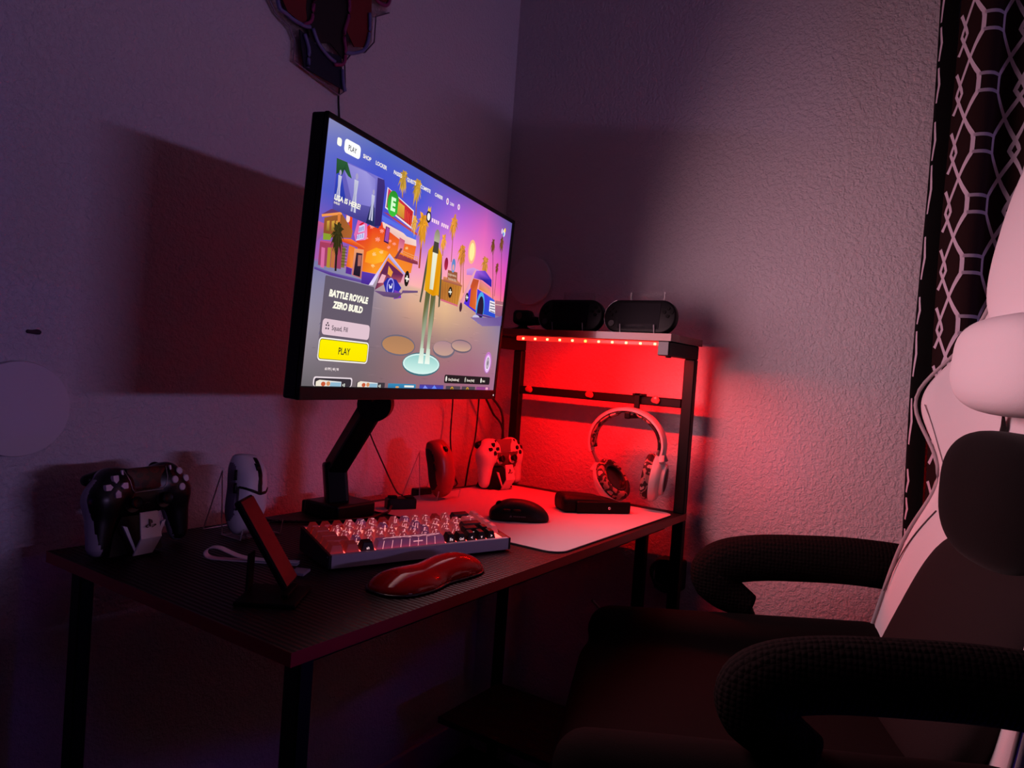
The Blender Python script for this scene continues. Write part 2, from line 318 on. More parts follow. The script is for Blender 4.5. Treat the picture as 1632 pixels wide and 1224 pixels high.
ART = [["e",["ffb98c","ffb98c"],[727,146,26,36]],["e",["fff0a0","fff0a0"],[727,146,17,27]],["palm",["5a5a8c","4a4a80"],[57,425,76,473,32,15,4]],["p",["c95a8a","8f5aa0"],[[-2,215],[22,216],[24,238],[1,260]]],["p",["9a5a2c","b0642e","8a4a2a"],[[20,204],[78,182],[124,210],[121,227],[23,245]]],["p",["d8a440","8a6a28"],[[30,209],[39,206],[41,228],[31,229]]],["p",["d8a440","8a6a28"],[[46,206],[56,202],[57,224],[48,226]]],["p",["d8a440","8a6a28"],[[61,202],[70,199],[72,221],[61,224]]],["p",["8aa030"],[[22,236],[51,233],[48,246],[23,250]]],["p",["6a3a6a"],[[10,199],[40,181],[81,172],[78,182]]],["p",["f59a50"],[[10,199],[76,179],[79,184],[12,204]]],["p",["e0803c"],[[64,186],[74,184],[75,207],[67,211]]],["p",["a83c5c","98406a"],[[14,255],[94,247],[95,301],[15,305]]],["p",["c05080"],[[16,253],[70,246],[72,251],[14,256]]],["p",["d86aa0"],[[21,266],[33,266],[36,308],[24,308]]],["p",["b09030"],[[42,263],[54,261],[56,305],[44,305]]],["p",["c07040"],[[56,259],[69,259],[71,303],[58,303]]],["p",["7a7030"],[[93,252],[105,252],[107,296],[95,297]]],["l",["5a4a20"],[[91,251],[110,249]],1.6],["l",["5a4a20"],[[91,257],[110,256]],1.6],["l",["5a4a20"],[[91,264],[112,262]],1.6],["l",["5a4a20"],[[93,271],[112,269]],1.6],["l",["5a4a20"],[[93,277],[112,276]],1.6],["l",["5a4a20"],[[93,284],[114,282]],1.6],["l",["5a4a20"],[[95,291],[114,289]],1.6],["p",["f04a20","e83818","d83020"],[[86,174],[117,175],[121,210],[112,204]]],["e",["ffd8d0","ffd8d0"],[102,187,7,9]],["p",["e03030","e82c20","f03a18","f06a28","f58a30","ff9a28","f07a20"],[[136,220],[197,174],[236,166],[404,188],[391,263],[228,290],[175,293]]],["p",["ff9a18","ffa818","ff9020","ffb830","ffa020","ff9820"],[[186,246],[223,229],[278,229],[258,256],[219,270],[183,270]]],["p",["f8d8cc","f0c0b8"],[[236,164],[400,176],[404,191],[346,195],[277,182],[243,177]]],["p",["5a70e6"],[[233,149],[398,163],[397,176],[352,176],[323,168],[274,162],[250,166],[234,159]]],["p",["a83a48","c85050"],[[236,141],[255,140],[402,158],[400,164]]],["p",["3a1a4a"],[[254,171],[272,172],[273,211],[251,209]]],["p",["a04aa8"],[[257,172],[271,174],[271,207],[254,206]]],["p",["c85a80","f08aa0"],[[320,185],[346,188],[341,222],[317,219]]],["p",["a0404a","80304a"],[[302,239],[331,225],[418,228],[422,236],[393,238]]],["l",["f0a060"],[[320,215],[416,218]],2],["l",["f0a060"],[[324,220],[418,224]],2],["l",["e89050"],[[322,215],[326,227]],1.6],["l",["e89050"],[[343,215],[346,228]],1.6],["l",["e89050"],[[363,217],[367,228]],1.6],["l",["e89050"],[[385,218],[387,230]],1.6],["l",["e89050"],[[406,218],[409,229]],1.6],["l",["e89050"],[[416,218],[420,231]],1.6],["p",["7a3a50"],[[306,239],[329,210],[339,210],[316,240]]],["l",["ff9a8a"],[[197,184],[206,184]],3.36],["l",["ff9a8a"],[[197,184],[199,189]],3.36],["l",["ff9a8a"],[[197,184],[191,190]],3.36],["l",["ff9a8a"],[[197,184],[187,185]],3.36],["l",["ff9a8a"],[[197,184],[194,179]],3.36],["l",["ff9a8a"],[[197,184],[202,179]],3.36],["l",["ff9a8a"],[[225,209],[235,209]],3.36],["l",["ff9a8a"],[[225,209],[229,214]],3.36],["l",["ff9a8a"],[[225,209],[218,214]],3.36],["l",["ff9a8a"],[[225,209],[215,209]],3.36],["l",["ff9a8a"],[[225,209],[222,204]],3.36],["l",["ff9a8a"],[[225,209],[232,204]],3.36],["l",["ff9a8a"],[[238,186],[247,186]],2.94],["l",["ff9a8a"],[[238,186],[242,191]],2.94],["l",["ff9a8a"],[[238,186],[233,191]],2.94],["l",["ff9a8a"],[[238,186],[230,186]],2.94],["l",["ff9a8a"],[[238,186],[236,182]],2.94],["l",["ff9a8a"],[[238,186],[245,182]],2.94],["l",["ffc880"],[[217,246],[226,246]],2.94],["l",["ffc880"],[[217,246],[221,249]],2.94],["l",["ffc880"],[[217,246],[212,250]],2.94],["l",["ffc880"],[[217,246],[209,246]],2.94],["l",["ffc880"],[[217,246],[214,241]],2.94],["l",["ffc880"],[[217,246],[222,241]],2.94],["l",["ffc880"],[[246,236],[254,236]],2.94],["l",["ffc880"],[[246,236],[249,239]],2.94],["l",["ffc880"],[[246,236],[241,239]],2.94],["l",["ffc880"],[[246,236],[237,236]],2.94],["l",["ffc880"],[[246,236],[244,231]],2.94],["l",["ffc880"],[[246,236],[253,231]],2.94],["l",["ff9a8a"],[[298,205],[307,205]],2.52],["l",["ff9a8a"],[[298,205],[302,209]],2.52],["l",["ff9a8a"],[[298,205],[293,209]],2.52],["l",["ff9a8a"],[[298,205],[290,206]],2.52],["l",["ff9a8a"],[[298,205],[296,202]],2.52],["l",["ff9a8a"],[[298,205],[303,202]],2.52],["l",["ff9a8a"],[[276,219],[283,217]],2.52],["l",["ff9a8a"],[[276,219],[278,222]],2.52],["l",["ff9a8a"],[[276,219],[271,222]],2.52],["l",["ff9a8a"],[[276,219],[268,219]],2.52],["l",["ff9a8a"],[[276,219],[273,214]],2.52],["l",["ff9a8a"],[[276,219],[281,214]],2.52],["l",["ffc880"],[[216,273],[225,273]],2.52],["l",["ffc880"],[[216,273],[219,278]],2.52],["l",["ffc880"],[[216,273],[212,276]],2.52],["l",["ffc880"],[[216,273],[209,273]],2.52],["l",["ffc880"],[[216,273],[214,270]],2.52],["l",["ffc880"],[[216,273],[221,270]],2.52],["l",["ff9a8a"],[[279,202],[285,202]],2.1],["l",["ff9a8a"],[[279,202],[281,206]],2.1],["l",["ff9a8a"],[[279,202],[274,206]],2.1],["l",["ff9a8a"],[[279,202],[273,202]],2.1],["l",["ff9a8a"],[[279,202],[276,199]],2.1],["l",["ff9a8a"],[[279,202],[283,199]],2.1],["l",["ffc880"],[[358,205],[365,205]],2.1],["l",["ffc880"],[[358,205],[360,208]],2.1],["l",["ffc880"],[[358,205],[353,208]],2.1],["l",["ffc880"],[[358,205],[351,205]],2.1],["l",["ffc880"],[[358,205],[356,201]],2.1],["l",["ffc880"],[[358,205],[363,201]],2.1],["l",["ff9a8a"],[[179,215],[186,215]],2.1],["l",["ff9a8a"],[[179,215],[181,218]],2.1],["l",["ff9a8a"],[[179,215],[176,218]],2.1],["l",["ff9a8a"],[[179,215],[174,216]],2.1],["l",["ff9a8a"],[[179,215],[177,213]],2.1],["l",["ff9a8a"],[[179,215],[184,213]],2.1],["p",["e85aa0","f090c8","e070b0"],[[139,180],[160,170],[175,176],[181,210],[176,220],[138,230],[130,217]]],["p",["dcd8f8"],[[146,195],[167,186],[168,201],[145,210]]],["p",["dcd8f8"],[[142,215],[169,205],[169,218],[140,229]]],["l",["6a6ac8"],[[148,197],[148,207]],2.6],["l",["6a6ac8"],[[142,217],[143,225]],2.6],["l",["6a6ac8"],[[153,195],[153,205]],2.6],["l",["6a6ac8"],[[148,213],[150,223]],2.6],["l",["6a6ac8"],[[158,193],[158,203]],2.6],["l",["6a6ac8"],[[155,212],[157,220]],2.6],["l",["6a6ac8"],[[162,191],[164,201]],2.6],["l",["6a6ac8"],[[162,208],[164,218]],2.6],["p",["d01828"],[[143,193],[155,185],[165,181],[163,185],[153,191]]],["p",["f07a28","f89040","e86020"],[[116,244],[140,245],[139,292],[114,292]]],["p",["5a2a98"],[[114,292],[136,294],[136,307],[114,307]]],["p",["ff7a30","d84020"],[[79,236],[121,229],[176,237],[174,243],[122,242],[81,241]]],["p",["f0a070","c06a70"],[[137,247],[174,243],[177,310],[138,307]]],["p",["3a2438","201828"],[[146,255],[170,253],[170,307],[143,306]]],["p",["b06a60"],[[154,259],[168,257],[168,282],[156,284]]],["p",["5a3ab0","4a2a90"],[[175,293],[232,291],[212,320],[177,320]]],["p",["6a5aa8","5a3a90"],[[4,310],[63,313],[177,312],[177,319],[60,320],[4,315]]],["palm",["3a3418","2a2018"],[70,229,77,308,42,17,7]],["p",["f0e8f0"],[[243,80],[373,106],[372,153],[242,130]]],["p",["d03a5a","c82828","c02020","a03060"],[[247,82],[370,109],[369,148],[246,127]]],["e",["2c8a28","3cc83c"],[275,112,26,31]],["t",["d8ffd0"],["E",275,128,42,0.05,0,"C",1]],["p",["e8b040","d08030","b8a040"],[[296,101],[327,106],[331,138],[297,133]]],["l",["f05038"],[[334,113],[336,141]],3.4],["l",["f05038"],[[343,115],[345,143]],3.4],["l",["f05038"],[[351,118],[354,145]],3.4],["l",["f05038"],[[362,121],[364,148]],3.4],["palm",["c89a3c","b0603c"],[307,41,313,88,37,17,4]],["palm",["cc9c38","a85a30"],[377,47,386,126,42,17,4]],["palm",["e89a28","b04a20"],[425,129,430,244,55,17,8]],["palm",["e8983c","a05a48"],[593,92,603,198,45,17,4]],["palm",["f0a040","b06040"],[546,149,549,190,32,15,4]],["palm",["e09038","b06038"],[661,157,678,276,42,17,5]],["palm",["d08038","a05830"],[669,165,697,274,32,15,4]],["palm",["7a4a28","6a3a38"],[869,95,924,303,30,15,3.4]],["palm",["7a4a28","6a3a38"],[934,77,985,298,32,15,3.4]],["palm",["8a4a30","7a4038"],[918,160,923,255,25,15,3]],["palm",["d89040","a06030"],[826,164,832,187,47,15,4]],["palm",["f0b050","c07040"],[381,134,385,164,30,15,4]],["p",["b06a7a","905a80"],[[935,267],[1002,264],[1011,315],[945,315]]],["l",["e8c0b0"],[[939,280],[1004,276]],2],["p",["c07a30","d08a38","b06830"],[[528,255],[656,251],[684,254],[670,314],[563,310],[535,299]]],["l",["8a5020"],[[565,262],[573,310]],1.4],["l",["8a5020"],[[581,261],[588,310]],1.4],["l",["8a5020"],[[596,261],[604,310]],1.4],["l",["8a5020"],[[613,260],[619,311]],1.4],["l",["8a5020"],[[628,259],[634,311]],1.4],["l",["8a5020"],[[645,259],[649,313]],1.4],["l",["8a5020"],[[663,259],[667,313]],1.4],["p",["e89060","a05848"],[[565,245],[649,242],[686,254],[684,257],[565,258]]],["p",["9a5a3c"],[[587,223],[646,221],[650,247],[589,248]]],["l",["f0d8c0"],[[592,231],[597,238]],2.6],["l",["f0d8c0"],[[601,231],[606,238]],2.6],["l",["f0d8c0"],[[609,231],[614,236]],2.6],["l",["f0d8c0"],[[618,231],[623,236]],2.6],["l",["f0d8c0"],[[626,231],[631,236]],2.6],["l",["f0d8c0"],[[635,231],[640,236]],2.6],["l",["f0d8c0"],[[595,243],[601,249]],2.6],["l",["f0d8c0"],[[604,243],[609,249]],2.6],["l",["f0d8c0"],[[613,243],[618,249]],2.6],["l",["f0d8c0"],[[621,243],[626,249]],2.6],["l",["f0d8c0"],[[630,242],[635,249]],2.6],["l",["f0d8c0"],[[638,242],[643,249]],2.6],["e",["8a1838","b82a48"],[575,208,11,18]],["e",["5a80c0","7aa0d8"],[617,206,12,20]],["e",["f0a0a0","f0a0a0"],[617,211,6,9]],["e",["302018","302018"],[615,283,12,16]],["l",["f8f8e8"],[[613,274],[617,289]],4],["l",["f8f8e8"],[[605,283],[624,281]],4],["p",["d86a80"],[[563,308],[670,313],[672,318],[563,313]]],["p",["d8a0e0","c080d8"],[[704,202],[748,190],[792,191],[754,213],[708,218]]],["p",["a860e0","7040c8","3a2ab8","3020a0","2a2090","a860e0"],[[745,215],[771,196],[832,186],[887,207],[892,230],[817,218],[747,221]]],["p",["c05030","e06a30","d05028"],[[743,223],[795,221],[787,254],[793,315],[743,307],[741,262]]],["p",["e08090","f0a060","d88040"],[[800,218],[882,234],[891,255],[802,248]]],["p",["4a3ae0","3a60e0","2a50d0","3a2ab0"],[[790,249],[850,256],[927,267],[947,323],[855,321],[798,320]]],["p",["5a30e0","4a28d0"],[[709,304],[732,263],[746,251],[747,307],[798,315],[800,323]]],["e",["50b0e8","4080e0"],[825,304,30,50]],["e",["2a1c38","2a1c38"],[827,309,23,42]],["p",["f0e8f0"],[[891,272],[932,273],[943,310],[893,307]]],["l",["3a3a68"],[[895,279],[932,280]],2.6],["l",["3a3a68"],[[897,289],[934,288]],2.6],["l",["3a3a68"],[[898,297],[938,297]],2.6],["l",["3a3a68"],[[902,305],[939,307]],2.6],["p",["f0a8b8","e890a8"],[[745,211],[762,193],[767,196],[718,289],[701,306],[682,316],[684,301]]],["e",["281c28","281c28"],[724,284,10,14]],["l",["f8f8e8"],[[722,277],[726,290]],4],["l",["f8f8e8"],[[718,284],[733,283]],4],["e",["c8c0e0","c8c0e0"],[804,338,26,10]],["e",["4a2838","4a2838"],[691,317,9,14]],["p",["5a3a90"],[[800,323],[947,323],[945,328],[802,328]]],["p",["70589a","8a70a8"],[[947,323],[1004,311],[1012,345],[855,359],[761,340]]],["p",["d8ccf0","a898e0","f0e0ff"],[[282,232],[364,268],[359,273],[278,242],[225,318],[208,320]]],["p",["6a2858","c05a60","602850"],[[275,251],[356,273],[346,294],[273,309],[235,328],[252,284]]],["p",["f0a040"],[[284,262],[306,274],[300,287],[283,282]]],["p",["f0b0c0"],[[259,286],[277,287],[268,306],[244,310]]],["p",["2a2a98","3030b0"],[[269,306],[284,291],[325,290],[353,307],[331,331],[285,328]]],["e",["a8a0f8","a8a0f8"],[302,311,17,22]],["e",["2c2ca0","2c2ca0"],[302,311,13,18]],["l",["f0f0ff"],[[295,306],[300,316],[302,309],[307,314],[308,302]],3],["p",["7a3ab0"],[[321,316],[352,319],[357,332],[323,339]]],["e",["201814","201814"],[374,280,12,20]],["l",["fff8e8"],[[374,272],[376,288]],5],["l",["fff8e8"],[[366,280],[385,280]],5],["p",["705080","604870"],[[231,330],[355,320],[360,312],[435,303],[436,308],[362,319],[338,335],[275,338]]],["p",["6a60c8","8078d0","5a4a98","403a80","3a3a80","5048a0"],[[40,70],[222,67],[232,84],[232,172],[222,184],[44,180]]],["p",["9088d8","a098e0","8880d0","8c84d8","7870c8"],[[60,72],[150,70],[190,76],[200,140],[110,150]]],["p",["2c5a38","204828"],[[40,72],[78,70],[100,100],[86,98],[70,88],[58,118],[44,108]]],["p",["3848c0","2838a8"],[[44,105],[60,96],[86,150],[44,160]]],["p",["40307a","302060"],[[198,70],[226,68],[232,84],[232,175],[206,182]]],["p",["202858","283060"],[[170,182],[190,110],[206,182]]],["p",["c8c8e0","b0b0d0"],[[51.7,104.6],[64.3,104.6],[62.5,128.0],[65.2,160.4],[58.9,160.4],[58,133.4],[55.3,160.4],[49.9,160.4],[53.5,128.0]]],["e",["a8a0c8","a8a0c8"],[58,98.3,4.05,5.8500000000000005]],["p",["c8c8e0","b0b0d0"],[[109.95,98.1],[126.05,98.1],[123.75,128.0],[127.2,169.39999999999998],[119.15,169.39999999999998],[118,134.9],[114.55,169.39999999999998],[107.65,169.39999999999998],[112.25,128.0]]],["e",["a8a0c8","a8a0c8"],[118,90.05,5.175,7.475]],["p",["c8c8e0","b0b0d0"],[[181.35,113.3],[194.65,113.3],[192.75,138.0],[195.6,172.2],[188.95,172.2],[188,143.7],[185.15,172.2],[179.45,172.2],[183.25,138.0]]],["e",["a8a0c8","a8a0c8"],[188,106.65,4.2749999999999995,6.175]],["t",["fffbe8"],["LISA IS HERE!",45,158,15.5,0.035,0.1,"L",1.1]],["t",["fff4e0"],["0:40:00",46,167,7,0.02,0.1,"L",1]],["r",["fffdf0","fffdf0"],[36,28,52,45,5]],["r",["ffffff","ffffff"],[62,22,122,52,9]],["t",["303038"],["PLAY",92,43,16,0.012,0,"C",0.85]],["t",["fff6e8"],["SHOP",149,43,12.5,0.03,0,"C",1]],["t",["fff6e8"],["LOCKER",208,43,12.5,0.03,0,"C",1]],["t",["fff6e8"],["PASSES",280,43,12.5,0.03,0,"C",1]],["t",["fff6e8"],["QUESTS",345,43,12.5,0.03,0,"C",1]],["t",["fff6e8"],["COMPETE",418,43,12.5,0.03,0,"C",0.95]],["t",["fff6e8"],["CAREER",492,43,12.5,0.03,0,"C",1]],["e",["fff6f0","fff6f0"],[543,40,7,9]],["e",["d070c8","d070c8"],[543,40,4,6]],["t",["fff0f0"],["2,000",570,45,11,0.02,0,"C",1]],["e",["fff0f8","fff0f8"],[612,39,7,8]],["e",["d888d0","d888d0"],[612,39,4,5]],["e",["28202c","28202c"],[449,104,13,16]],["e",["f8f0f0","f8f0f0"],[449,104,8,10]],["p",["f0c040","e0a030"],[[440,90],[444,76],[449,84],[456,74],[458,90]]],["p",["ffd8ec"],[[468,103],[476,103],[475,113],[468,113]]],["p",["ffd8ec"],[[479,103],[487,103],[486,113],[479,113]]],["p",["ffd8ec"],[[490,103],[498,103],[497,113],[490,113]]],["p",["ffd8ec"],[[501,103],[509,103],[508,113],[501,113]]],["p",["ffd8ec"],[[523,103],[531,103],[530,113],[523,113]]],["p",["ffd8ec"],[[534,103],[542,103],[541,113],[534,113]]],["p",["ffd8ec"],[[545,103],[553,103],[552,113],[545,113]]],["p",["ffd8ec"],[[556,103],[564,103],[563,113],[556,113]]],["e",["f8e8ff","f8e8ff"],[927,42,4,9]],["e",["f8f4e0","e8f0f8"],[944,44,9,12]],["e",["f8d850","f8d850"],[949,34,6,7]],["e",["60a0e8","60a0e8"],[941,48,5,6]],["r",["62586a","6a5c68"],[43,322,232,506,4]],["t",["fffbe8"],["BATTLE ROYALE",137,364,20,0.06,0.14,"C",1.0]],["t",["fffbe8"],["ZERO BUILD",137,388,20,0.06,0.14,"C",1.0]],["r",["e2c4d0","e2c4d0"],[50,414,231,449,9]],["t",["3a3040"],["Squad, Fill",84,437,15,0.012,0,"L",1]],["e",["3a3040","3a3040"],[64,428,2.4,2.2]],["e",["3a3040","3a3040"],[72,428,2.4,2.2]],["e",["3a3040","3a3040"],[64,435,2.4,2.2]],["e",["3a3040","3a3040"],[72,435,2.4,2.2]],["e",["3a3040","3a3040"],[68,423,2.4,2.2]],["r",["fff8f0","fff8f0"],[44,455,235,506,10]],["r",["5a5a30","5a5a30"],[47,458,232,503,8]],["r",["fff000","ffe800"],[48.5,459.5,230.5,501.5,7]],["t",["30301c"],["PLAY",139,489,22,0.016,0,"C",0.9]],["t",["f8e8e8"],["60 FPS | 48 | 90",76,526,8,0.02,0,"L",1]],["p",["5a5a34","5a5a34","74744a","a8b498","e8f8e0","e8f8e0","a8b498","74744a"],[[478,290],[504,292],[501,370],[496,430],[500,488],[480,488],[482,430],[476,370]]],["p",["5a5a34","5a5a34","74744a","a8b498","e8f8e0","e8f8e0","a8b498","74744a"],[[506,292],[532,290],[536,370],[530,430],[534,488],[514,488],[514,430],[508,370]]],["p",["f0a818","e8a010","f8b820","e89a10","f0a818","e09008","d89010","e8a818"],[[466,190],[488,172],[520,172],[544,190],[548,300],[516,306],[494,302],[466,296]]],["p",["f0f0d8","e8e8d0","d0d0b8"],[[490,180],[518,180],[514,290],[494,290]]],["p",["4a4a38","5a5a48"],[[466,190],[458,240],[452,300],[448,330],[456,332],[462,300],[468,250]]],["p",["4a4a38","5a5a48"],[[544,190],[554,240],[560,300],[562,330],[554,334],[550,300],[546,250]]],["e",["8a846c","c8c4a8"],[505,150,16,24]],["p",["4a4438"],[[492,160],[518,160],[522,190],[488,190]]],["e",["706878","706878"],[371,452,83,27]],["e",["b0805c","c08a60"],[371,452,78,23]],["e",["706878","706878"],[618,448,68,25]],["e",["b08890","c8a090"],[616,445,63,21]],["e",["706070","706070"],[728,432,70,20]],["e",["a8808a","d0a890"],[727,431,65,16]],["e",["40707c","40707c"],[498,496,103,32]],["e",["d8f4f0","d8f4f0"],[498,495,100,28]],["e",["98d0cc","d0f4ec"],[498,495,93,24]],["p",["f4fff4","c8dcc8","c8dcc8","f4fff4"],[[476,494],[480,452],[500,452],[504,494]]],["p",["f4fff4","c8dcc8","c8dcc8","f4fff4"],[[512,494],[514,452],[534,452],[540,494]]],["e",["c87ac8","b070b0"],[930,473,30,36]],["e",["e8a8f0","f0c0f8"],[930,475,22,30]],["e",["f4e4f4","f4e4f4"],[930,474,16,23]],["e",["6a5a6a","6a5a6a"],[930,474,12,19]],["e",["c0b0bc","c0b0bc"],[930,474,10.5,17]],["e",["807080","807080"],[930,474,5,8]],["r",["281c20","281c20"],[640,520,962,545,6]],["t",["fff0e4"],["Chat [Double-tap]",664,537,10,0.02,0,"L",0.95]],["t",["fff0e4"],["Emote [Hold]",790,537,10,0.02,0,"L",0.95]],["t",["fff0e4"],["Back",905,537,10,0.02,0,"L",1]],["e",["f0e8e0","f0e8e0"],[652,532,5,8]],["e",["b0a8a0","b0a8a0"],[778,532,5,8]],["e",["f0e8e0","f0e8e0"],[894,532,5,8]],["r",["f0e0e8","f0e0e8"],[40,541,184,562.4,7]],["r",["383038","383038"],[44,544,180,562.4,6]],["p",["f0e4d0","d8e0e8"],[[50,562],[50,552],[62,548],[142,551],[142,562]]],["e",["c85a3a","c85a3a"],[76,557,8,5]],["e",["d89060","d89060"],[94,556,7,5]],["p",["90b8d0"],[[100,562],[102,553],[140,553],[140,562]]],["t",["f8fff0"],["+3",146,562,10,0.03,0,"L",1]],["r",["403840","403840"],[202,550,325,562.4,2]],["p",["f0e4d0","d8e0e8"],[[206,562],[206,552],[218,548],[292,551],[292,562]]],["e",["c85a3a","c85a3a"],[232,557,8,5]],["e",["d89060","d89060"],[250,556,7,5]],["p",["90b8d0"],[[256,562],[258,553],[290,553],[290,562]]],["t",["f8fff0"],["+3",296,562,10,0.03,0,"L",1]],["r",["3a8ab8","3078a8"],[340,551,480,562.4,2]],["e",["e8a060","e8a060"],[385,560,9,2.4]],["p",["f0f0e8"],[[420,555],[470,555],[470,560],[420,560]]],["r",["5a3a88","3a4ac0"],[500,551,640,562.4,2]],["p",["8090f8"],[[520,562],[530,553],[548,562]]],["p",["6a8af8"],[[570,562],[584,552],[600,562]]],["r",["504450","504450"],[655,553,750,562.4,2]],["e",["d8a030","d8a030"],[695,561,9,6]],["e",["6a5028","6a5028"],[695,562,5,4]],["r",["504450","504450"],[760,553,855,562.4,2]],["e",["d8a030","d8a030"],[800,561,9,6]],["e",["6a5028","6a5028"],[800,562,5,4]],["r",["8a3a80","a04a90"],[865,553,965,562.4,2]],["p",["f0a0c0"],[[935,562],[935,554],[955,554],[955,562]]]]
def build_screen():
    V = []; F = []; C = []; boxes = []
    def put(pts, faces, cols, layer=None):
        us = [p[0] for p in pts]; vs = [p[1] for p in pts]; bb = (min(us),min(vs),max(us),max(vs))
        if layer is None:
            layer = 1
            for b,l in boxes:
                if l >= layer and bb[0] < b[2] and b[0] < bb[2] and bb[1] < b[3] and b[1] < bb[3]: layer = l+1
        boxes.append((bb,layer)); o = len(V)
        for (u,v),c in zip(pts,cols):
            u = min(max(u,0),1000); v = min(max(v,0),562.5)
            V.append((-.299+u*.000598, -.0003-layer*.000012, H2-v*.000598)); C.append((*c,1))
        for f in faces: F.append(tuple(i+o for i in f))
        return layer
    U = [0,200,400,600,800,1000]
    R = [(0,'8c8cb9 556abe 555fbe 6e5ab9 aa5ab4 645aa5'),(60,'646ec8 4650cd 4655d2 aa5fd7 e164be 8255b4'),(150,'505ac3 3c48cd 8264dc f082d7 fa7dbe d750be'),(230,'8c5ab9 7850be f096c8 ffa5be ff96a5 f555af'),(292,'aa5aaa be6eaa ffb4b4 ffb9a0 ffa578 fa9682'),
         (300,'7878aa a096af e1b4a0 ebbe96 c8968c 786496'),(350,'8c87a5 8c8296 d7a58c e1b48c be968c 8c7da0'),(430,'968c9b 827382 967378 a5827d aa7d87 a58291'),(500,'827882 786973 966e6e a56e78 a5697d aa738c'),(562.5,'696469 736469 916973 96697d a0647d a56e8c')]
    def sky(u,v):
        for i in range(len(R)-1):
            if R[i][0] <= v <= R[i+1][0]: break
        a = (v-R[i][0])/(R[i+1][0]-R[i][0]); j = min(int(u//200),4); b = (u-U[j])/200
        def g(r,k): 
            h = R[r][1].split()[k]; return np.array([int(h[q:q+2],16)/255 for q in (0,2,4)])
        c = (g(i,j)*(1-b)+g(i,j+1)*b)*(1-a)+(g(i+1,j)*(1-b)+g(i+1,j+1)*b)*a
        return lin(tuple(c))
    us = np.linspace(0,1000,41); vs = sorted(set(list(np.linspace(0,562.5,24))+[292,300]))
    pts = [(u,v) for v in vs for u in us]; n = len(us)
    put(pts,[(i*n+j,i*n+j+1,(i+1)*n+j+1,(i+1)*n+j) for i in range(len(vs)-1) for j in range(n-1)],[sky(*p) for p in pts],0)
    boxes.clear()
    # faint streaks on the game's ground
    r = random.Random(3)
    for k in range(46):
        v = r.uniform(310,540); u = r.uniform(0,960); w = r.uniform(15,70); c = np.array(sky(min(u+w/2,1000),v))*r.choice((.84,.9,1.1,1.14))
        put([(u,v),(u+w*.5,v-1.2),(u+w,v),(u+w*.5,v+1.4)],[(0,1,2,3)],[tuple(c)]*4,1)
    def ell(u,v,rx,ry,c1,c2,n=26):
        P = [(u+rx*math.cos(2*PI*i/n),v+ry*math.sin(2*PI*i/n)) for i in range(n)]
        a,b = np.array(lin(c1)),np.array(lin(c2)); put(P,[tuple(range(n))],[tuple(a+(b-a)*(.5+.5*math.sin(2*PI*i/n))) for i in range(n)])
    def seg(P,w,c):
        for (a,b),(d,e) in zip(P[:-1],P[1:]):
            l = math.hypot(d-a,e-b) or 1; nx,ny = -(e-b)/l*w/2,(d-a)/l*w/2
            put([(a+nx,b+ny),(d+nx,e+ny),(d-nx,e-ny),(a-nx,b-ny)],[(0,1,2,3)],[c]*4)
    for it in ART:
        k, cols = it[0], it[1]; D = it[2]
        if k == 'p':
            n = len(D); cl = [lin(cols[min(int(i*len(cols)/n),len(cols)-1)]) for i in range(n)]
            put(D,[tuple(range(n))],cl)
        elif k == 'l': seg(D,it[3],lin(cols[0]))
        elif k == 'e': ell(*D,cols[0],cols[1])
        elif k == 'r':
            P = rrect(D[0],D[1],D[2],D[3],D[4],4); a,b = np.array(lin(cols[0])),np.array(lin(cols[1]))
            put(P,[tuple(range(len(P)))],[tuple(a+(b-a)*(v-D[1])/(D[3]-D[1])) for u,v in P])
        elif k == 'palm':
            u,v,u2,v2,rad,n,w = D; q = random.Random(u*7+v); seg([(u,v),((u+u2)/2,(v+v2)/2),(u2,v2)],w,lin(cols[1])); c = np.array(lin(cols[0]))
            for ring,sc_ in ((0,1.),(1,.72),(2,.5)):
                for j in range(n):
                    an = 2*PI*(j+.4*ring)/n+q.uniform(-.15,.15); l = rad*sc_*q.uniform(.75,1.1); dx,dy = math.cos(an)*l*.62,math.sin(an)*l*.9; dr = rad*.28
                    px,py = -dy*.13,dx*.13; f = q.uniform(.6,1.25)
                    put([(u-px,v-py),(u+dx*.6-px,v+dy*.6-py),(u+dx,v+dy+dr),(u+dx*.55+px,v+dy*.55+py),(u+px,v+py)],[(0,1,2,3,4)],[tuple(np.minimum(c*f,1))]*5)
        elif k == 't':
            s,u,v,h,bold,sh,al,wx = D; tv,tf = text_geo(s,bold,sh); mx = max(p[0] for p in tv); w = mx*h*wx
            ox = u-(w/2 if al == 'C' else 0)
            put([(ox+p[0]*h*wx,v-p[1]*h) for p in tv],tf,[lin(cols[0])]*len(tv))
    me = bpy.data.meshes.new('screen'); me.from_pydata(V,[],F); at = me.color_attributes.new('picture','FLOAT_COLOR','POINT')
    at.data.foreach_set('color',np.array(C,np.float32).ravel()); me.materials.append(SCRM)
    o = bpy.data.objects.new('screen',me); COL.objects.link(o); o.parent = mon; return o
build_screen()
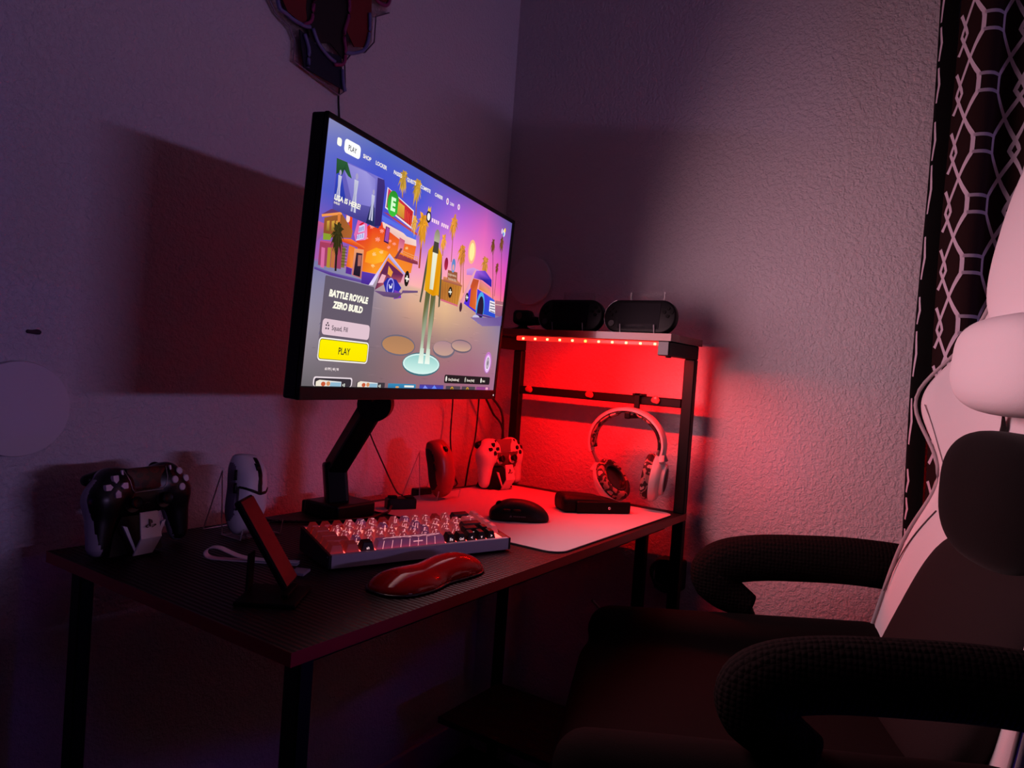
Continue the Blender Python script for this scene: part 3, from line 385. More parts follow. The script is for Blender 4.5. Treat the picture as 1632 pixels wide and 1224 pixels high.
# ---- monitor arm
arm = thing('swing_arm','black jointed monitor arm clamped to the rear of the desk','monitor arm',(-.652,-.125,DZ))
MB().rbox((-.048,-.045,0),(.048,.045,.027),.004).build('base',BLACK,arm)
cl_ = MB(); cl_.rbox((-.03,.0625,-.05),(.03,.073,.020),.003); cl_.rbox((-.03,.043,.003),(.03,.072,.018),.003); cl_.build('clamp',STEEL,arm)
def bar(P0,P1,w,h,mb=None,bev=.006,side=None):
    """flat bar between two points, w across the side axis, h across the other"""
    P0,P1 = Vector(P0),Vector(P1); z = (P1-P0); l = z.length; z.normalize(); x = Vector(side) if side else Vector((1,0,0)); x = (x-z*x.dot(z)).normalized(); y = z.cross(x)
    M = Matrix((( x.x,y.x,z.x,P0.x),(x.y,y.y,z.y,P0.y),(x.z,y.z,z.z,P0.z),(0,0,0,1)))
    mb = mb or MB(); mb.rbox((-w/2,-h/2,0),(w/2,h/2,l),bev,M=M); return mb
K = (-.008,.015,.088); J = (-.016,-.090,.222); HD = (-.052,-.155,.415)
sd = (.80,-.6,0)
bar((-.008,.0,.02),(K[0],K[1],K[2]+.012),.042,.046,side=sd).build('post',BLACK,arm)
la = bar((K[0],K[1],K[2]-.006),J,.036,.044,side=sd); la.build('lower_arm',BLACK,arm)
jm = MB(); jm.cyl((J[0]-.018,J[1]-.014,J[2]-.006),(J[0]+.022,J[1]+.016,J[2]-.006),.030,n=32); jm.build('elbow_joint',BLACK,arm,auto=40)
bar(J,HD,.034,.040,side=sd).build('upper_arm',BLACK,arm)
hm = MB(); hm.cyl(HD,(HD[0]-.006,HD[1]-.0085,HD[2]+.003),.024,n=24); hm.build('tilt_head',STEEL,arm,auto=40)
# ================================================================ keyboard
KX,KY = Vector((.9413,-.3376,0)),Vector((.3376,.9413,0))
kb = thing('keyboard','compact mechanical keyboard with pale front and red glowing keycaps','keyboard',(-.919,-.391,DZ),math.atan2(-.3376,.9413))
TL = math.radians(8.6)
KW,KD = .311,.112
ZF,ZR = .0215,.0215+KD*math.tan(TL)
sec = lambda x: [(x,0,.003),(x,KD,.003),(x,KD,ZR),(x,KD-.006,ZR),(x,KD-.0062,ZR-.006),(x,.0062,ZF-.0055),(x,.006,ZF+.0006),(x,0,ZF)]
cs = MB(); cs.loft([sec(.004),sec(KW-.004)],0)
end = lambda x0,x1,mi: MB().loft([[(x0,0,.003),(x0,KD,.003),(x0,KD,ZR),(x0,0,ZF)],[(x1,0,.003),(x1,KD,.003),(x1,KD,ZR),(x1,0,ZF)]],mi)
cs.build('case',mat('pale_anodised_case',(.42,.40,.50),.42,spec=.4),kb)
end(0,.004,0).build('end_plate',mat('dark_end_plate',(.012,.012,.016),.35),kb); end(KW-.004,KW,0).build('end_plate',mat('dark_end_plate',(.012,.012,.016),.35),kb)
for z in (.008,.0185): MB().cyl((-.0006,.004,z),(.0002,.004,z),.0012,n=10).build('screw',CHROME,kb)
for x in (.03,KW-.03):
    for y in (.012,KD-.012): MB().cyl((x,y,0),(x,y,.0035),.006,n=14).build('rubber_foot',BLACK,kb)
glow = MB().add([(.0045,.0066,ZF-.0050),(KW-.0045,.0066,ZF-.0050),(KW-.0045,KD-.0066,ZR-.0056),(.0045,KD-.0066,ZR-.0056)],[(0,1,2,3)])
glow.build('backlit_plate',mat('red_backlight',(.6,.1,.1),.5,emit=(1,.065,.055),es=4.5),kb,fix=False)
U_ = .01905
rows = [[('esc',1)]+[(c,1) for c in '1234567890-=']+[('bs',2),('del',1)],
        [('tab',1.5)]+[(c,1) for c in 'QWERTYUIOP[]']+[('\\',1.5),('pg',1)],
        [('caps',1.75)]+[(c,1) for c in "ASDFGHJKL;'"]+[('enter',2.25),('pd',1)],
        [('shift',2.25)]+[(c,1) for c in 'ZXCVBNM,./']+[('shift2',1.75),('up',1),('end',1)],
        [('ctrl',1.25),('win',1.25),('alt',1.25),('space',6.25),('fn',1),('ctrl2',1),('left',1),('down',1),('right',1)]]
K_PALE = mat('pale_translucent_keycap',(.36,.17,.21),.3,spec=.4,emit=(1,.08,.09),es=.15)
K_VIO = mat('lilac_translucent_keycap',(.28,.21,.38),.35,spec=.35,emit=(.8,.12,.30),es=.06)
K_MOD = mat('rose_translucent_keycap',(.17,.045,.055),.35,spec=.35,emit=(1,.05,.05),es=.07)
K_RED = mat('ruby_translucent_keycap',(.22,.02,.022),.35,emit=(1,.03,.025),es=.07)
K_DRK = mat('dark_keycap',(.03,.008,.009),.4); K_BLK = mat('black_keycap',(.003,.0025,.003),.38,spec=.3)
K_LINE = mat('glowing_line_art',(.9,.7,.7),.4,emit=(1,.42,.44),es=.62); K_LEG = mat('glowing_legend',(.9,.8,.8),.4,emit=(1,.38,.30),es=.9); K_WLEG = mat('white_legend',(.9,.9,.9),.5,emit=(1,.8,.8),es=.5)
kr = random.Random(11)
for ri,row in enumerate(rows):
    x = (KW-16*U_)/2; y = KD-.0082-(ri+1)*U_
    for name,w in row:
        k = MB(); g = .0011; W = w*U_-2*g; D = U_-2*g; h = .0112+(.0012,.0004,0,.0002,.0006)[ri]; tx,ty = .0038,.0032
        top = [(tx,ty,h),(W-tx,ty,h-.0003),(W-tx,D-ty+.0012,h+.0007),(tx,D-ty+.0012,h+.0007)]
        bm = bmesh.new(); vs = [bm.verts.new(v) for v in [(0,0,0),(W,0,0),(W,D,0),(0,D,0)]+top]
        for f in ((3,2,1,0),(4,5,6,7),(0,1,5,4),(1,2,6,5),(2,3,7,6),(3,0,4,7)): bm.faces.new([vs[i] for i in f])
        bmesh.ops.bevel(bm,geom=[e for e in bm.edges if max(v.co.z for v in e.verts) > .002],offset=.0009,segments=2,affect='EDGES',profile=.5)
        k.bm(bm,0)
        single = len(name) == 1
        body = K_PALE; line = single; leg = K_LEG
        if name in ('1','2','-','6'): body = K_RED; line = False
        elif name in ('4','8','T','I','J','K','Z','M'): body = K_VIO
        elif name in ('alt','fn','ctrl2','left','down','right','up','shift2'): body = K_BLK; leg = K_WLEG; line = False
        elif name in ('bs','enter'): body = K_DRK; line = False
        elif name == 'esc': body = K_RED
        elif name in ('tab','caps','shift','ctrl','win'): body = K_MOD
        elif name == 'space': body = K_VIO; line = True
        # front face legend, printed on the sloping front side
        fx = lambda u,v: (u, ty*v/1.-.00025, h*v)      # u across, v 0..1 up the front
        lab = {'bs':'BKSP','enter':'ENTER','esc':'ESC','tab':'','caps':'','shift':'','ctrl':'','win':'','alt':'alt','fn':'Fn','ctrl2':'Ctrl','left':'<','right':'>','down':'v','up':'^','del':'','pg':'','pd':'','end':'','shift2':'SHIFT','space':''}.get(name,name)
        if single and name in '0123456789': lab = name+' '+')!@#$%^&*('[int(name)]
        if lab:
            sz = .0062 if len(lab) <= 2 else .0048; tv,tf = text_geo(lab,.03); mw = max(p[0] for p in tv)*sz
            k.add([fx(W/2-mw/2+p[0]*sz,.2+p[1]*sz/h) for p in tv],tf,2)
        if name == 'space':
            k.add([fx(W*.52+q,.55+r_) for q,r_ in ((0,0),(.016,0),(.016,.12),(0,.12))],[(0,1,2,3)],1)
        if line:
            def stroke(a,b,wd=.00048):
                a,b = Vector(a),Vector(b); d = (b-a); s_ = d.cross(Vector((0,-.3,1))); s_.normalize(); s_ *= wd
                k.add([a-s_,b-s_,b+s_,a+s_],[(0,1,2,3)],1)
            zt = h+.0009; n = 2 if name != 'space' else 7
            tp = lambda u,v: (tx+u*(W-2*tx), ty+v*(D-2*ty+.0012), h-.0001+.0006*v+.00045)
            for _ in range(n):
                u = kr.uniform(.08,.6) if name != 'space' else (.08+.13*_); v = kr.uniform(.1,.7); u2 = u+kr.uniform(.2,.35)*(1 if name != 'space' else .3)
                stroke(tp(u,v),tp(u2,min(v+kr.uniform(.1,.3),.95))); stroke(tp(u2,min(v+.2,.95)),tp(min(u2+.2,.97),kr.uniform(.2,.8)))
                if kr.random() < .75 or name == 'space': stroke(fx(tx*.3+u*(W-tx),.06),fx(tx+u*(W-2*tx),1.0))
            if name != 'space':
                for sx in (0,1):
                    if kr.random() < .6: stroke(((-.0002 if sx == 0 else W+.0002),ty*2,.001),((tx-.0002) if sx == 0 else W-tx+.0002,D*.4,h-.0004))
        o = k.build('keycap',[body,K_LINE,leg],kb,fix=False)
        o.location = (x+g, (y+g)*math.cos(0), ZF-.0022+(y+g)*math.tan(TL)); o.rotation_euler = (TL,0,0)
        x += w*U_
# ================================================================ desk accessories
PADM = mat('pale_cloth_mousepad',(.50,.46,.48),.8,spec=.15,bump=.0003,bscale=900); PADE = mat('dark_pad_edge',(.03,.028,.03),.8)
pd = MB(); O_ = rrect(-.588,-.5665,-.078,-.090,.030,8)
pd.prism(O_,0,-.0026,1); pd.prism([(a,b) for a,b in rrect(-.5868,-.5653,-.0792,-.0912,.029,8)],-.0026,-.0031,0)
pdo = pd.build('mousepad',[PADM,PADE]); pdo.rotation_euler = (PI/2,0,0)
for v in pdo.data.vertices: v.co = (v.co.x, -v.co.z, v.co.y)
pdo.rotation_euler = (0,0,0)
me = pdo.data
for v in me.vertices: v.co = Vector((v.co.x,-v.co.y,-v.co.z+DZ))
tag(pdo,'large pale cloth mousepad covering the right half of the desk','mousepad')
PADZ = DZ+.0031
def mouse_sdf(L=.125,Wd=.063,H=.040,egg=.15):
    def fn(P):
        y = P[:,1]/(L/2); w = Wd/2*(1-.10*np.exp(-((y-.1)/.35)**2)); hh = H*np.where(y < egg,1-.26*((y-egg)/(1+egg))**2,1-.52*((y-egg)/(1-egg))**2)
        q = np.stack([np.abs(P[:,0])/w,np.abs(y),np.maximum(P[:,2],0)/hh],1); d = ((q**2.7).sum(1)**(1/2.7)-1)*H*.9
        return smax(smax(d,-P[:,2],.004),P[:,1]-(L/2-.007),.006)
    return fn
def make_mouse(par, top, side, wheel=BLACK, L=.125, Wd=.063, H=.040):
    fn = mouse_sdf(L,Wd,H); mb = MB(); V,F = surface_net(fn,(-.045,-.075,-.006),(.045,.075,.055),.0028)
    V = np.array(V); cut = .48*H
    for f in F:
        pass
    c = np.array([V[f].mean(0) for f in F]); mi = (np.abs(c[:,0]) > Wd*.42)&(c[:,2] < cut) if side else np.zeros(len(F),bool)
    mb.add(V.tolist(),F,0); mb.m = [int(b) for b in mi]
    mb.build('shell',[top,side or top],par,smooth=True)
    zt = lambda x,y: max(z for z in np.linspace(0,.05,100) if fn(np.array([[x,y,z]]))[0] < 0)
    MB().cyl((-.0035,.036,zt(0,.036)-.004),(.0035,.036,zt(0,.036)-.004),.0075,n=20).build('scroll_wheel',wheel,par,auto=40)
    seam = [(0,y,zt(0,y)+.0002) for y in np.linspace(.028,.051,8)]
    MB().sweep(seam,(.0007,.0004),n=6).build('button_seam',BLACKM,par)
    for y in (-.004,.016):
        yy = [ (-(Wd/2-.0022),y+t,.022) for t in (0,.006,.012,.016)]
        MB().sweep(yy,(.0022,.0026),n=8).build('side_button',BLACK,par,smooth=True)
    return fn, zt
ms = thing('computer_mouse','black wireless mouse lying on the pale mousepad behind the keyboard','mouse',(-.421,-.374,PADZ),math.radians(38))
MS_M = mat('matte_black_shell',(.0035,.003,.0035),.5,spec=.25); fn,zt = make_mouse(ms,MS_M,None)
lg = MB(); lg.add([(-.0318,.018,.010),(-.0318,.0125,.010),(-.0318,.015,.014)],[(0,1,2)])
for q in range(7): lg.add([(-.0318,.010-.0035*q,.0105),(-.0318,.0078-.0035*q,.0105),(-.0318,.0078-.0035*q,.0125),(-.0318,.010-.0035*q,.0125)],[(0,1,2,3)])
lg.build('side_lettering',mat('grey_print',(.12,.11,.12),.6),ms,fix=False)
# folded black case with a silver press stud
pc = thing('folded_case','black folded soft case with a small silver stud on the mousepad','case',(-.206,-.427,PADZ),math.radians(-40))
def case_fn(P):
    x = P[:,0]/.085; top = .036-.012*(x+.2)-.010*np.clip(x,0,1)**2; a = s_box(P,(0,0,.015),(.076,.031,.015),.007); a = smin(a,s_box(P,(-.03,.004,.022),(.045,.026,.014),.008),.012)
    return smax(a,(P[:,2]-top),.008)
mb = MB().sdf(case_fn,(-.1,-.05,-.006),(.1,.05,.05),.0035); mb.build('folded_body',mat('black_soft_leather',(.0025,.0018,.002),.55,spec=.2,bump=.0008,bscale=160),pc,smooth=True)
fl = MB().sdf(lambda P: s_box(P,(.012,-.0325,.013),(.062,.0035,.0125),.003),(-.07,-.05,-.004),(.1,-.02,.04),.0025); fl.build('flap',mat('black_soft_leather',(.008,.006,.007),.5),pc,smooth=True)
MB().lathe([(0,0),(.0035,0),(.0035,.001),(.002,.0022),(0,.0025)],16,M=T((.024,-.0362,.012),(PI/2,0,0))).build('stud',CHROME,pc,smooth=True)
# gel wrist rest
wr = thing('wrist_rest','glossy red gel wrist rest, hourglass shaped, in front of the keyboard','wrist rest',(-.848,-.508,DZ),math.radians(-5))
def gel(P,k=1.,z0=.0):
    a = s_sup(P,(-.044,-.005,z0),(.052*k,.040*k,.020*k),2.4); b = s_sup(P,(.060,.004,z0),(.042*k,.034*k,.023*k),2.5); c = s_cap(P,(-.05,-.002,z0-.004),(.06,.006,z0-.004),.019*k,.018*k,(1,1,1))
    return smax(smin(smin(a,c,.026),b,.026),-P[:,2]+.0006,.003)
MB().sdf(lambda P: gel(P),(-.11,-.06,-.004),(.12,.06,.04),.0026).build('gel_pad',mat('glossy_red_gel',(.55,.006,.006),.11,spec=.10,trans=.6,ior=1.36),wr,smooth=True)
MB().sdf(lambda P: smax(gel(P,1.06),P[:,2]-.004,.0015),(-.11,-.06,-.004),(.12,.06,.02),.0026).build('base',mat('black_rubber_base',(.01,.004,.005),.3),wr,smooth=True)
# slim phone leaning back on a low stand
ph = thing('phone','slim black phone leaning back on a low dark stand at the desk front','phone',(-1.012,-.430,DZ),math.atan2(.58,.81))
# local x runs along the phone's width, y towards its back
PM = T((0,.0,.012),(-math.radians(32),0,0))
MB().rbox((-.024,0,0),(.024,.0085,.122),.0025,M=PM).build('body',BLACK,ph)
MB().rbox((-.0228,-.0006,.003),(.0228,.0002,.119),.0002,seg=1,M=PM).build('glass_face',mat('dark_glass_face',(.10,.012,.012),.4,spec=.25),ph)
ph2 = thing('phone_stand','low flat black stand under the leaning phone','phone stand',(-1.035,-.438,DZ),math.atan2(.58,.81))
sb = MB(); sb.rbox((-.038,-.026,0),(.038,.046,.005),.002); sb.build('base_plate',BLACKM,ph2)
MB().rbox((-.018,-.012,.006),(.030,-.004,.0105),.001).build('lip',BLACKM,ph2)
bar((.014,.044,.004),(.014,.0435,.050),.022,.003,bev=.001).build('back_rest',BLACKM,ph2)
# white wrist strap: a ribbon standing on edge with an open loop
stp = [(.092,.0036),(.060,.0034),(.030,.0040),(.010,.0062),(-.006,.0115),(-.020,.0165),(-.032,.0160),(-.039,.0100),(-.037,.0040),(-.028,.0012),(-.010,.0008),(.030,.0008),(.092,.0008)]
sp = smooth_path([(a,0,b) for a,b in stp],8); mbs = MB()
nv = []
for i,pnt in enumerate(sp):
    t = np.array(sp[min(i+1,len(sp)-1)])-np.array(sp[max(i-1,0)]); t /= np.linalg.norm(t); nn = np.array([-t[2],0,t[0]])*.0006
    q = np.array(pnt); nv.append([tuple(q+nn+[0,-.0065,0]),tuple(q-nn+[0,-.0065,0]),tuple(q-nn+[0,.0065,0]),tuple(q+nn+[0,.0065,0])])
mbs.loft(nv); tag(mbs.build('wrist_strap',mat('white_woven_ribbon',(.72,.68,.72),.7,bump=.0003,bscale=900),None,loc=(-.978,-.262,DZ),rot=(0,0,math.radians(-56))),'white looped wrist strap lying on the desk left of the phone','strap')
tag(MB().rbox((-.013,-.010,0),(.013,.010,.004),.001).build('memory_card_case',mat('lilac_card',(.30,.27,.36),.5),None,loc=(-.952,-.372,DZ),rot=(0,0,.5)),'small pale card case between the phone and the keyboard','card case')
# small black hub and the block behind the red mouse
hub = thing('cable_hub','small black cable hub between monitor arm and red mouse','hub',(-.526,-.163,DZ),math.radians(-30))
MB().rbox((-.030,-.014,0),(.030,.014,.024),.004).build('body',BLACK,hub); MB().rbox((.008,-.010,.022),(.026,.010,.027),.002).build('raised_cap',BLACKM,hub); MB().rbox((-.027,-.006,.022),(-.008,.006,.029),.003).build('plug',BLACKM,hub)
tag(MB().rbox((-.022,-.010,0),(.022,.010,.017),.003).build('usb_receiver',BLACK,None,loc=(-.372,-.085,DZ),rot=(0,0,-.2)),'small black receiver block behind the foot of the red mouse stand','receiver')
# ================================================================ game controllers on charging stands
def pad_sdf(P):
    Q = P*np.array([1,1.12,1]); ax = np.abs(Q[:,0]); q = np.stack([ax,Q[:,1],Q[:,2]],1)
    body = s_box(q,(0,.002,.018),(.060,.019,.028),.014)
    sh = s_cap(q,(.046,.003,.020),(.060,.003,.006),.029,.025)
    grip = s_cap(q,(.060,.003,.006),(.068,.010,-.056),.0245,.0155)
    d = smin(smin(body,sh,.012),grip,.012)
    mid = s_box(q,(0,.004,-.006),(.040,.016,.016),.012); d = smin(d,mid,.010)
    return d
_pad = None
def pad_geo():
    global _pad
    if _pad is None: _pad = surface_net(pad_sdf,(-.10,-.04,-.085),(.10,.045,.06),.0032)
    return _pad
def pad_y(x,z):
    ys = np.linspace(-.04,.03,240); d = pad_sdf(np.stack([np.full(240,x),ys,np.full(240,z)],1)); i = np.argmax(d < 0); return float(ys[i])
LOGO_P = [(-.30,-.42),(-.30,.80),(.02,.70),(.30,.55),(.38,.28),(.30,.05),(.10,.02),(.10,.48),(.00,.55),(.00,-.52)]
def logo_geo(mb, s, M, mi):
    mb.add([(a*s,0,b*s) for a,b in LOGO_P],[tuple(range(len(LOGO_P)))],mi,M)
    for sgn in (-1,1):
        pts = []
        n = 16
        if sgn < 0: path = [(-.42,-.02),(-.85,-.18),(-1.0,-.40),(-.70,-.58),(-.42,-.55),(-.42,-.42),(-.68,-.42),(-.60,-.30),(-.42,-.22)]
        else: path = [(.12,-.30),(.50,-.16),(.85,-.14),(1.0,-.30),(.70,-.46),(.12,-.66),(.12,-.50),(.55,-.36),(.62,-.28),(.45,-.27),(.12,-.40)]
        mb.add([(a*s,0,b*s) for a,b in path],[tuple(range(len(path)))],mi,M)
def game_pad(loc, rz, label, shell, centre, touch, btn, stick, trim, back):
    t = thing('game_controller',label,'game controller',loc,rz,rot=(math.radians(-12),0,rz)); t.scale = (.95,1,.97); t['group'] = 'game controllers on charging stands'
    V,F = pad_geo(); c = np.array([np.array([V[i] for i in f]).mean(0) for f in F])
    lim = np.where(c[:,2] > .012,.030+.0*c[:,2],.046-.35*np.clip(.012-c[:,2],0,.03))
    mi = ((np.abs(c[:,0]) < lim)&(c[:,1] < .004)&(c[:,2] < .012))|((np.abs(c[:,0]) < .05)&(c[:,2] < -.012)&(np.abs(c[:,0]) < .058+c[:,2]*.35))
    mi = mi.astype(int); mi[(c[:,1] > .0045)|((c[:,1] > -.004)&(c[:,0] < -.070))] = 2
    mb = MB().add(V,F); mb.m = [int(b) for b in mi]; mb.build('shell',[shell,centre,back],t,smooth=True)
    tp = MB(); O_ = [(-.034,.046),(.034,.046),(.029,.016),(.023,.0125),(-.023,.0125),(-.029,.016)]
    tp.prism(O_,pad_y(0,.03)-.0022,pad_y(0,.03)+.004,bev=.003); tp.build('touchpad',touch,t,auto=40)
    if trim:
        tr = MB(); 
        for sg in (-1,1):
            tr.sweep([(sg*x,pad_y(x,z)-.0012,z) for x,z in ((.036,.044),(.032,.028),(.029,.016),(.024,.011))],.0006,n=6)
        tr.sweep([(x,pad_y(abs(x),.011)-.0016,.0105) for x in np.linspace(-.024,.024,7)],.0006,n=6)
        tr.build('light_trim',trim,t,smooth=True)
    for sg in (-1,1):
        x,z = sg*.0265,-.004; y = pad_y(x,z)
        s = MB().lathe([(.0,0),(.0115,0),(.0115,.002),(.0065,.003),(.0060,.009),(.0088,.0105),(.0092,.013),(.0075,.014),(.006,.0132),(0,.0130)],28,M=T((x,y+.002,z),(PI/2,0,0))); s.build('thumbstick',stick,t,auto=50)
        MB().lathe([(.0115,0),(.0132,0),(.0132,.0018),(.0115,.0018)],28,M=T((x,y+.0005,z),(PI/2,0,0))).build('stick_ring',shell,t,auto=40)
    for k in range(4):
        w = PI/2*k; x,z = -.055+.0095*math.cos(w),.022+.0095*math.sin(w); y = pad_y(x,z)
        a,b = math.cos(w),math.sin(w); P_ = [(-.005,0),(-.001,.0042),(.0055,.0042),(.0062,.003),(.0062,-.003),(.0055,-.0042),(-.001,-.0042)]
        MB().prism([(x+p*a-q*b,z+p*b+q*a) for p,q in P_],y-.0028,y+.003).build('direction_button',btn,t)
        x,z = .055+.0122*math.cos(w),.022+.0122*math.sin(w); y = pad_y(x,z)
        MB().lathe([(0,-.003),(.0056,-.003),(.0056,.0015),(.0045,.0026),(0,.0028)],20,M=T((x,y,z),(PI/2,0,0))).build('action_button',btn,t,auto=40)
    for sg in (-1,1):
        x,z = sg*.041,.040; y = pad_y(x,z); MB().rbox((x-.0017,y-.0016,z-.0045),(x+.0017,y+.002,z+.0045),.0008).build('option_button',btn,t)
        MB().sdf(lambda P: s_cap(P,(-.014,0,0),(.014,0,-.003),.0085,.0085,(1,.9,1)),(-.03,-.015,-.02),(.03,.015,.02),.003).build('trigger',stick,t,smooth=True,loc=(sg*.056,.017,.046),rot=(0,sg*.3,0)).location.z = .040
    y = pad_y(0,-.006); lg = MB(); logo_geo(lg,.0042,T((0,y-.0006,-.005)),0); lg.build('home_button',stick,t,fix=False)
    return t
def dock(loc, rz, label, strip, base):
    t = thing('charging_stand',label,'charging stand',loc,rz,'charging stands for controllers')
    b = MB(); b.prism([(-.026,0),(.026,0),(.024,.004),(-.024,.004)],-.030,.034); b.build('base_plate',base,t)
    MB().loft([[(-.040,-.016,.004),(.040,-.016,.004),(.040,.032,.004),(-.040,.032,.004)],[(-.032,-.010,.034),(.032,-.010,.034),(.032,.022,.034),(-.032,.022,.034)],[(-.018,-.004,.054),(.018,-.004,.054),(.018,.016,.054),(-.018,.016,.054)]]).build('pedestal',base,t)
    pr = [(-.0295,.004),(-.046,.030),(-.0375,.064)]; th = .0022; s = MB(); secs = []
    for (y,z),w in zip(pr,(.0145,.0155,.0130)): secs.append([(-w,y,z),(w,y,z),(w,y+th,z+.0005),(-w,y+th,z+.0005)])
    s.loft(secs); 
    dy,dz = pr[2][0]-pr[1][0],pr[2][1]-pr[1][1]; an = math.atan2(dy,dz)
    M = T(((0),(pr[1][0]+pr[2][0])/2-.0006,(pr[1][1]+pr[2][1])/2+.002),(-an,0,0)); logo_geo(s,.0086,M,1)
    s.build('front_strip',[strip,mat('black_print',(.006,.006,.007),.5)],t)
    for sg in (-1,1):
        MB().loft([[(sg*.012,-.0335,.010),(sg*.015,-.0335,.010),(sg*.015,-.0315,.010),(sg*.012,-.0315,.010)],[(sg*.026,-.030,.046),(sg*.032,-.030,.048),(sg*.032,-.026,.048),(sg*.026,-.026,.046)]]).build('side_prong',strip,t)
    return t
PADW = mat('white_controller_shell',(.66,.62,.64),.45); PADD = mat('dark_controller_shell',(.004,.003,.004),.4,spec=.3)
PADMID = mat('grey_black_controller_centre',(.10,.05,.055),.35)
dock((-.150,-.134,DZ),math.radians(-8),'white charging stand under the white controller in the back corner',WHITEP,BLACK)
game_pad((-.127,-.126,DZ+.075),math.radians(-2),'white game controller with black thumbsticks standing in the red-lit back corner',PADW,PADMID,mat('grey_touchpad',(.16,.10,.11),.4),BLACK,BLACK,None,PADW)
MARB = ramp_mat('dark_shell_with_red_print',[(0,(.003,.0025,.003)),(.54,(.003,.0025,.003)),(.60,(.06,.003,.004)),(.66,(.003,.0025,.003))],42,.35)
MARB2 = ramp_mat('red_and_black_touchpad',[(0,(.003,.002,.003)),(.46,(.05,.003,.005)),(.60,(.006,.003,.004)),(.72,(.25,.18,.16))],55,.35)
dock((-1.060,-.142,DZ),math.radians(5),'white charging stand under the dark printed controller at the left desk corner',WHITEP,BLACK)
game_pad((-1.044,-.134,DZ+.074),math.radians(9),'dark game controller with red print and pale buttons at the left desk corner',MARB,PADD,MARB2,mat('pale_pink_button',(.62,.50,.56),.35),BLACK,mat('pale_trim',(.45,.38,.36),.4),mat('pale_violet_back_shell',(.26,.23,.30),.45))
# ================================================================ acrylic display stands and the mice on them
def stand_plate(t, name, pts, x0, x1, th=.0028, edges=True, part_rim=True):
    """folded clear sheet: pts is the y,z profile"""
    n = len(pts); off = []
    for i in range(n):
        a = np.array(pts[max(i-1,0)]); b = np.array(pts[min(i+1,n-1)]); d = (b-a)/np.linalg.norm(b-a); off.append((pts[i][0]-d[1]*th,pts[i][1]+d[0]*th))
    mb = MB(); mb.loft([[(x0,*p) for p in pts]+[(x0,*p) for p in off[::-1]],[(x1,*p) for p in pts]+[(x1,*p) for p in off[::-1]]],caps=False); mb.build(name,CLEAR,t)
    rim = MB()
    for x in (x0,x1): rim.sweep([(x,(p[0]+q[0])/2,(p[1]+q[1])/2) for p,q in zip(pts,off)],.0012,n=6)
    rim.build('polished_rim',EDGE,t)
def mouse_stand(loc, label):
    t = thing('acrylic_stand',label,'display stand',loc,0,'clear acrylic display stands')
    stand_plate(t,'folded_sheet',[(.052,.0015),(.010,.103),(0,.0015),(-.046,.0015),(-.050,.024)],-.0375,.0375); return t
mouse_stand((-.868,-.131,DZ),'clear acrylic stand holding the white mouse left of the phone')
mouse_stand((-.369,-.111,DZ),'clear acrylic stand holding the red-lit mouse behind the keyboard')
def stood_mouse(loc, rz, label, top, side, lean=12, roll=0):
    t = thing('computer_mouse',label,'mouse',loc,0,'computer mice',rot=(math.radians(90-lean),math.radians(roll),rz)); fz = make_mouse(t,top,side,L=.134,Wd=.066,H=.041); return t
# local y (mouse front) points up, local z (the shell) towards the viewer
wm = stood_mouse((-.890,-.152,DZ+.071),math.radians(2),'white mouse with black stripes standing on clear acrylic, behind the phone',mat('white_mouse_shell',(.62,.58,.64),.4),mat('violet_grey_side',(.16,.13,.19),.5),10,8)
fnw = mouse_sdf(.134,.066,.041); zt = lambda x,y: max([z for z in np.linspace(0,.05,120) if fnw(np.array([[x,y,z]]))[0] < 0] or [0])
sm = MB()
for pts in ([(.004,.053),(.003,.03),(.001,.008),(.002,-.004)],[(.002,-.004),(-.012,0.0),(-.026,.006)],[(-.026,.006),(-.027,-.012),(-.027,-.03)],[(.002,-.004),(.014,-.001),(.021,.007)]):
    P_ = [(a,b,zt(a,b)+.0002) for a,b in [(pts[i][0]+(pts[i+1][0]-pts[i][0])*k/5,pts[i][1]+(pts[i+1][1]-pts[i][1])*k/5) for i in range(len(pts)-1) for k in range(6)]]
    P_ = [p for i,p in enumerate(P_) if i == 0 or (Vector(p)-Vector(P_[i-1])).length > 1e-5]
    sm.sweep(P_,(.0042 if pts[0][0] == .004 else .0024,.0006),n=8)
sm.build('black_stripe',BLACK,wm,smooth=True)
stood_mouse((-.384,-.132,DZ+.071),math.radians(0),'red glossy mouse standing on clear acrylic behind the keyboard',mat('red_glossy_mouse_shell',(.34,.022,.024),.3,spec=.5),mat('dark_red_side',(.03,.008,.009),.5),10,-6)
# ================================================================ headset on the hook
hs = thing('headset','white headset with camouflage cushions hanging from the shelf rail hook','headset',(-.088,-.4425,.862),math.radians(6))
CAMO = ramp_mat('camouflage_fabric',[(0,(.010,.008,.008)),(.46,(.24,.16,.15)),(.55,(.02,.013,.013)),(.64,(.45,.34,.33))],36,.7)
HWH = mat('white_headset_plastic',(.66,.62,.63),.4)
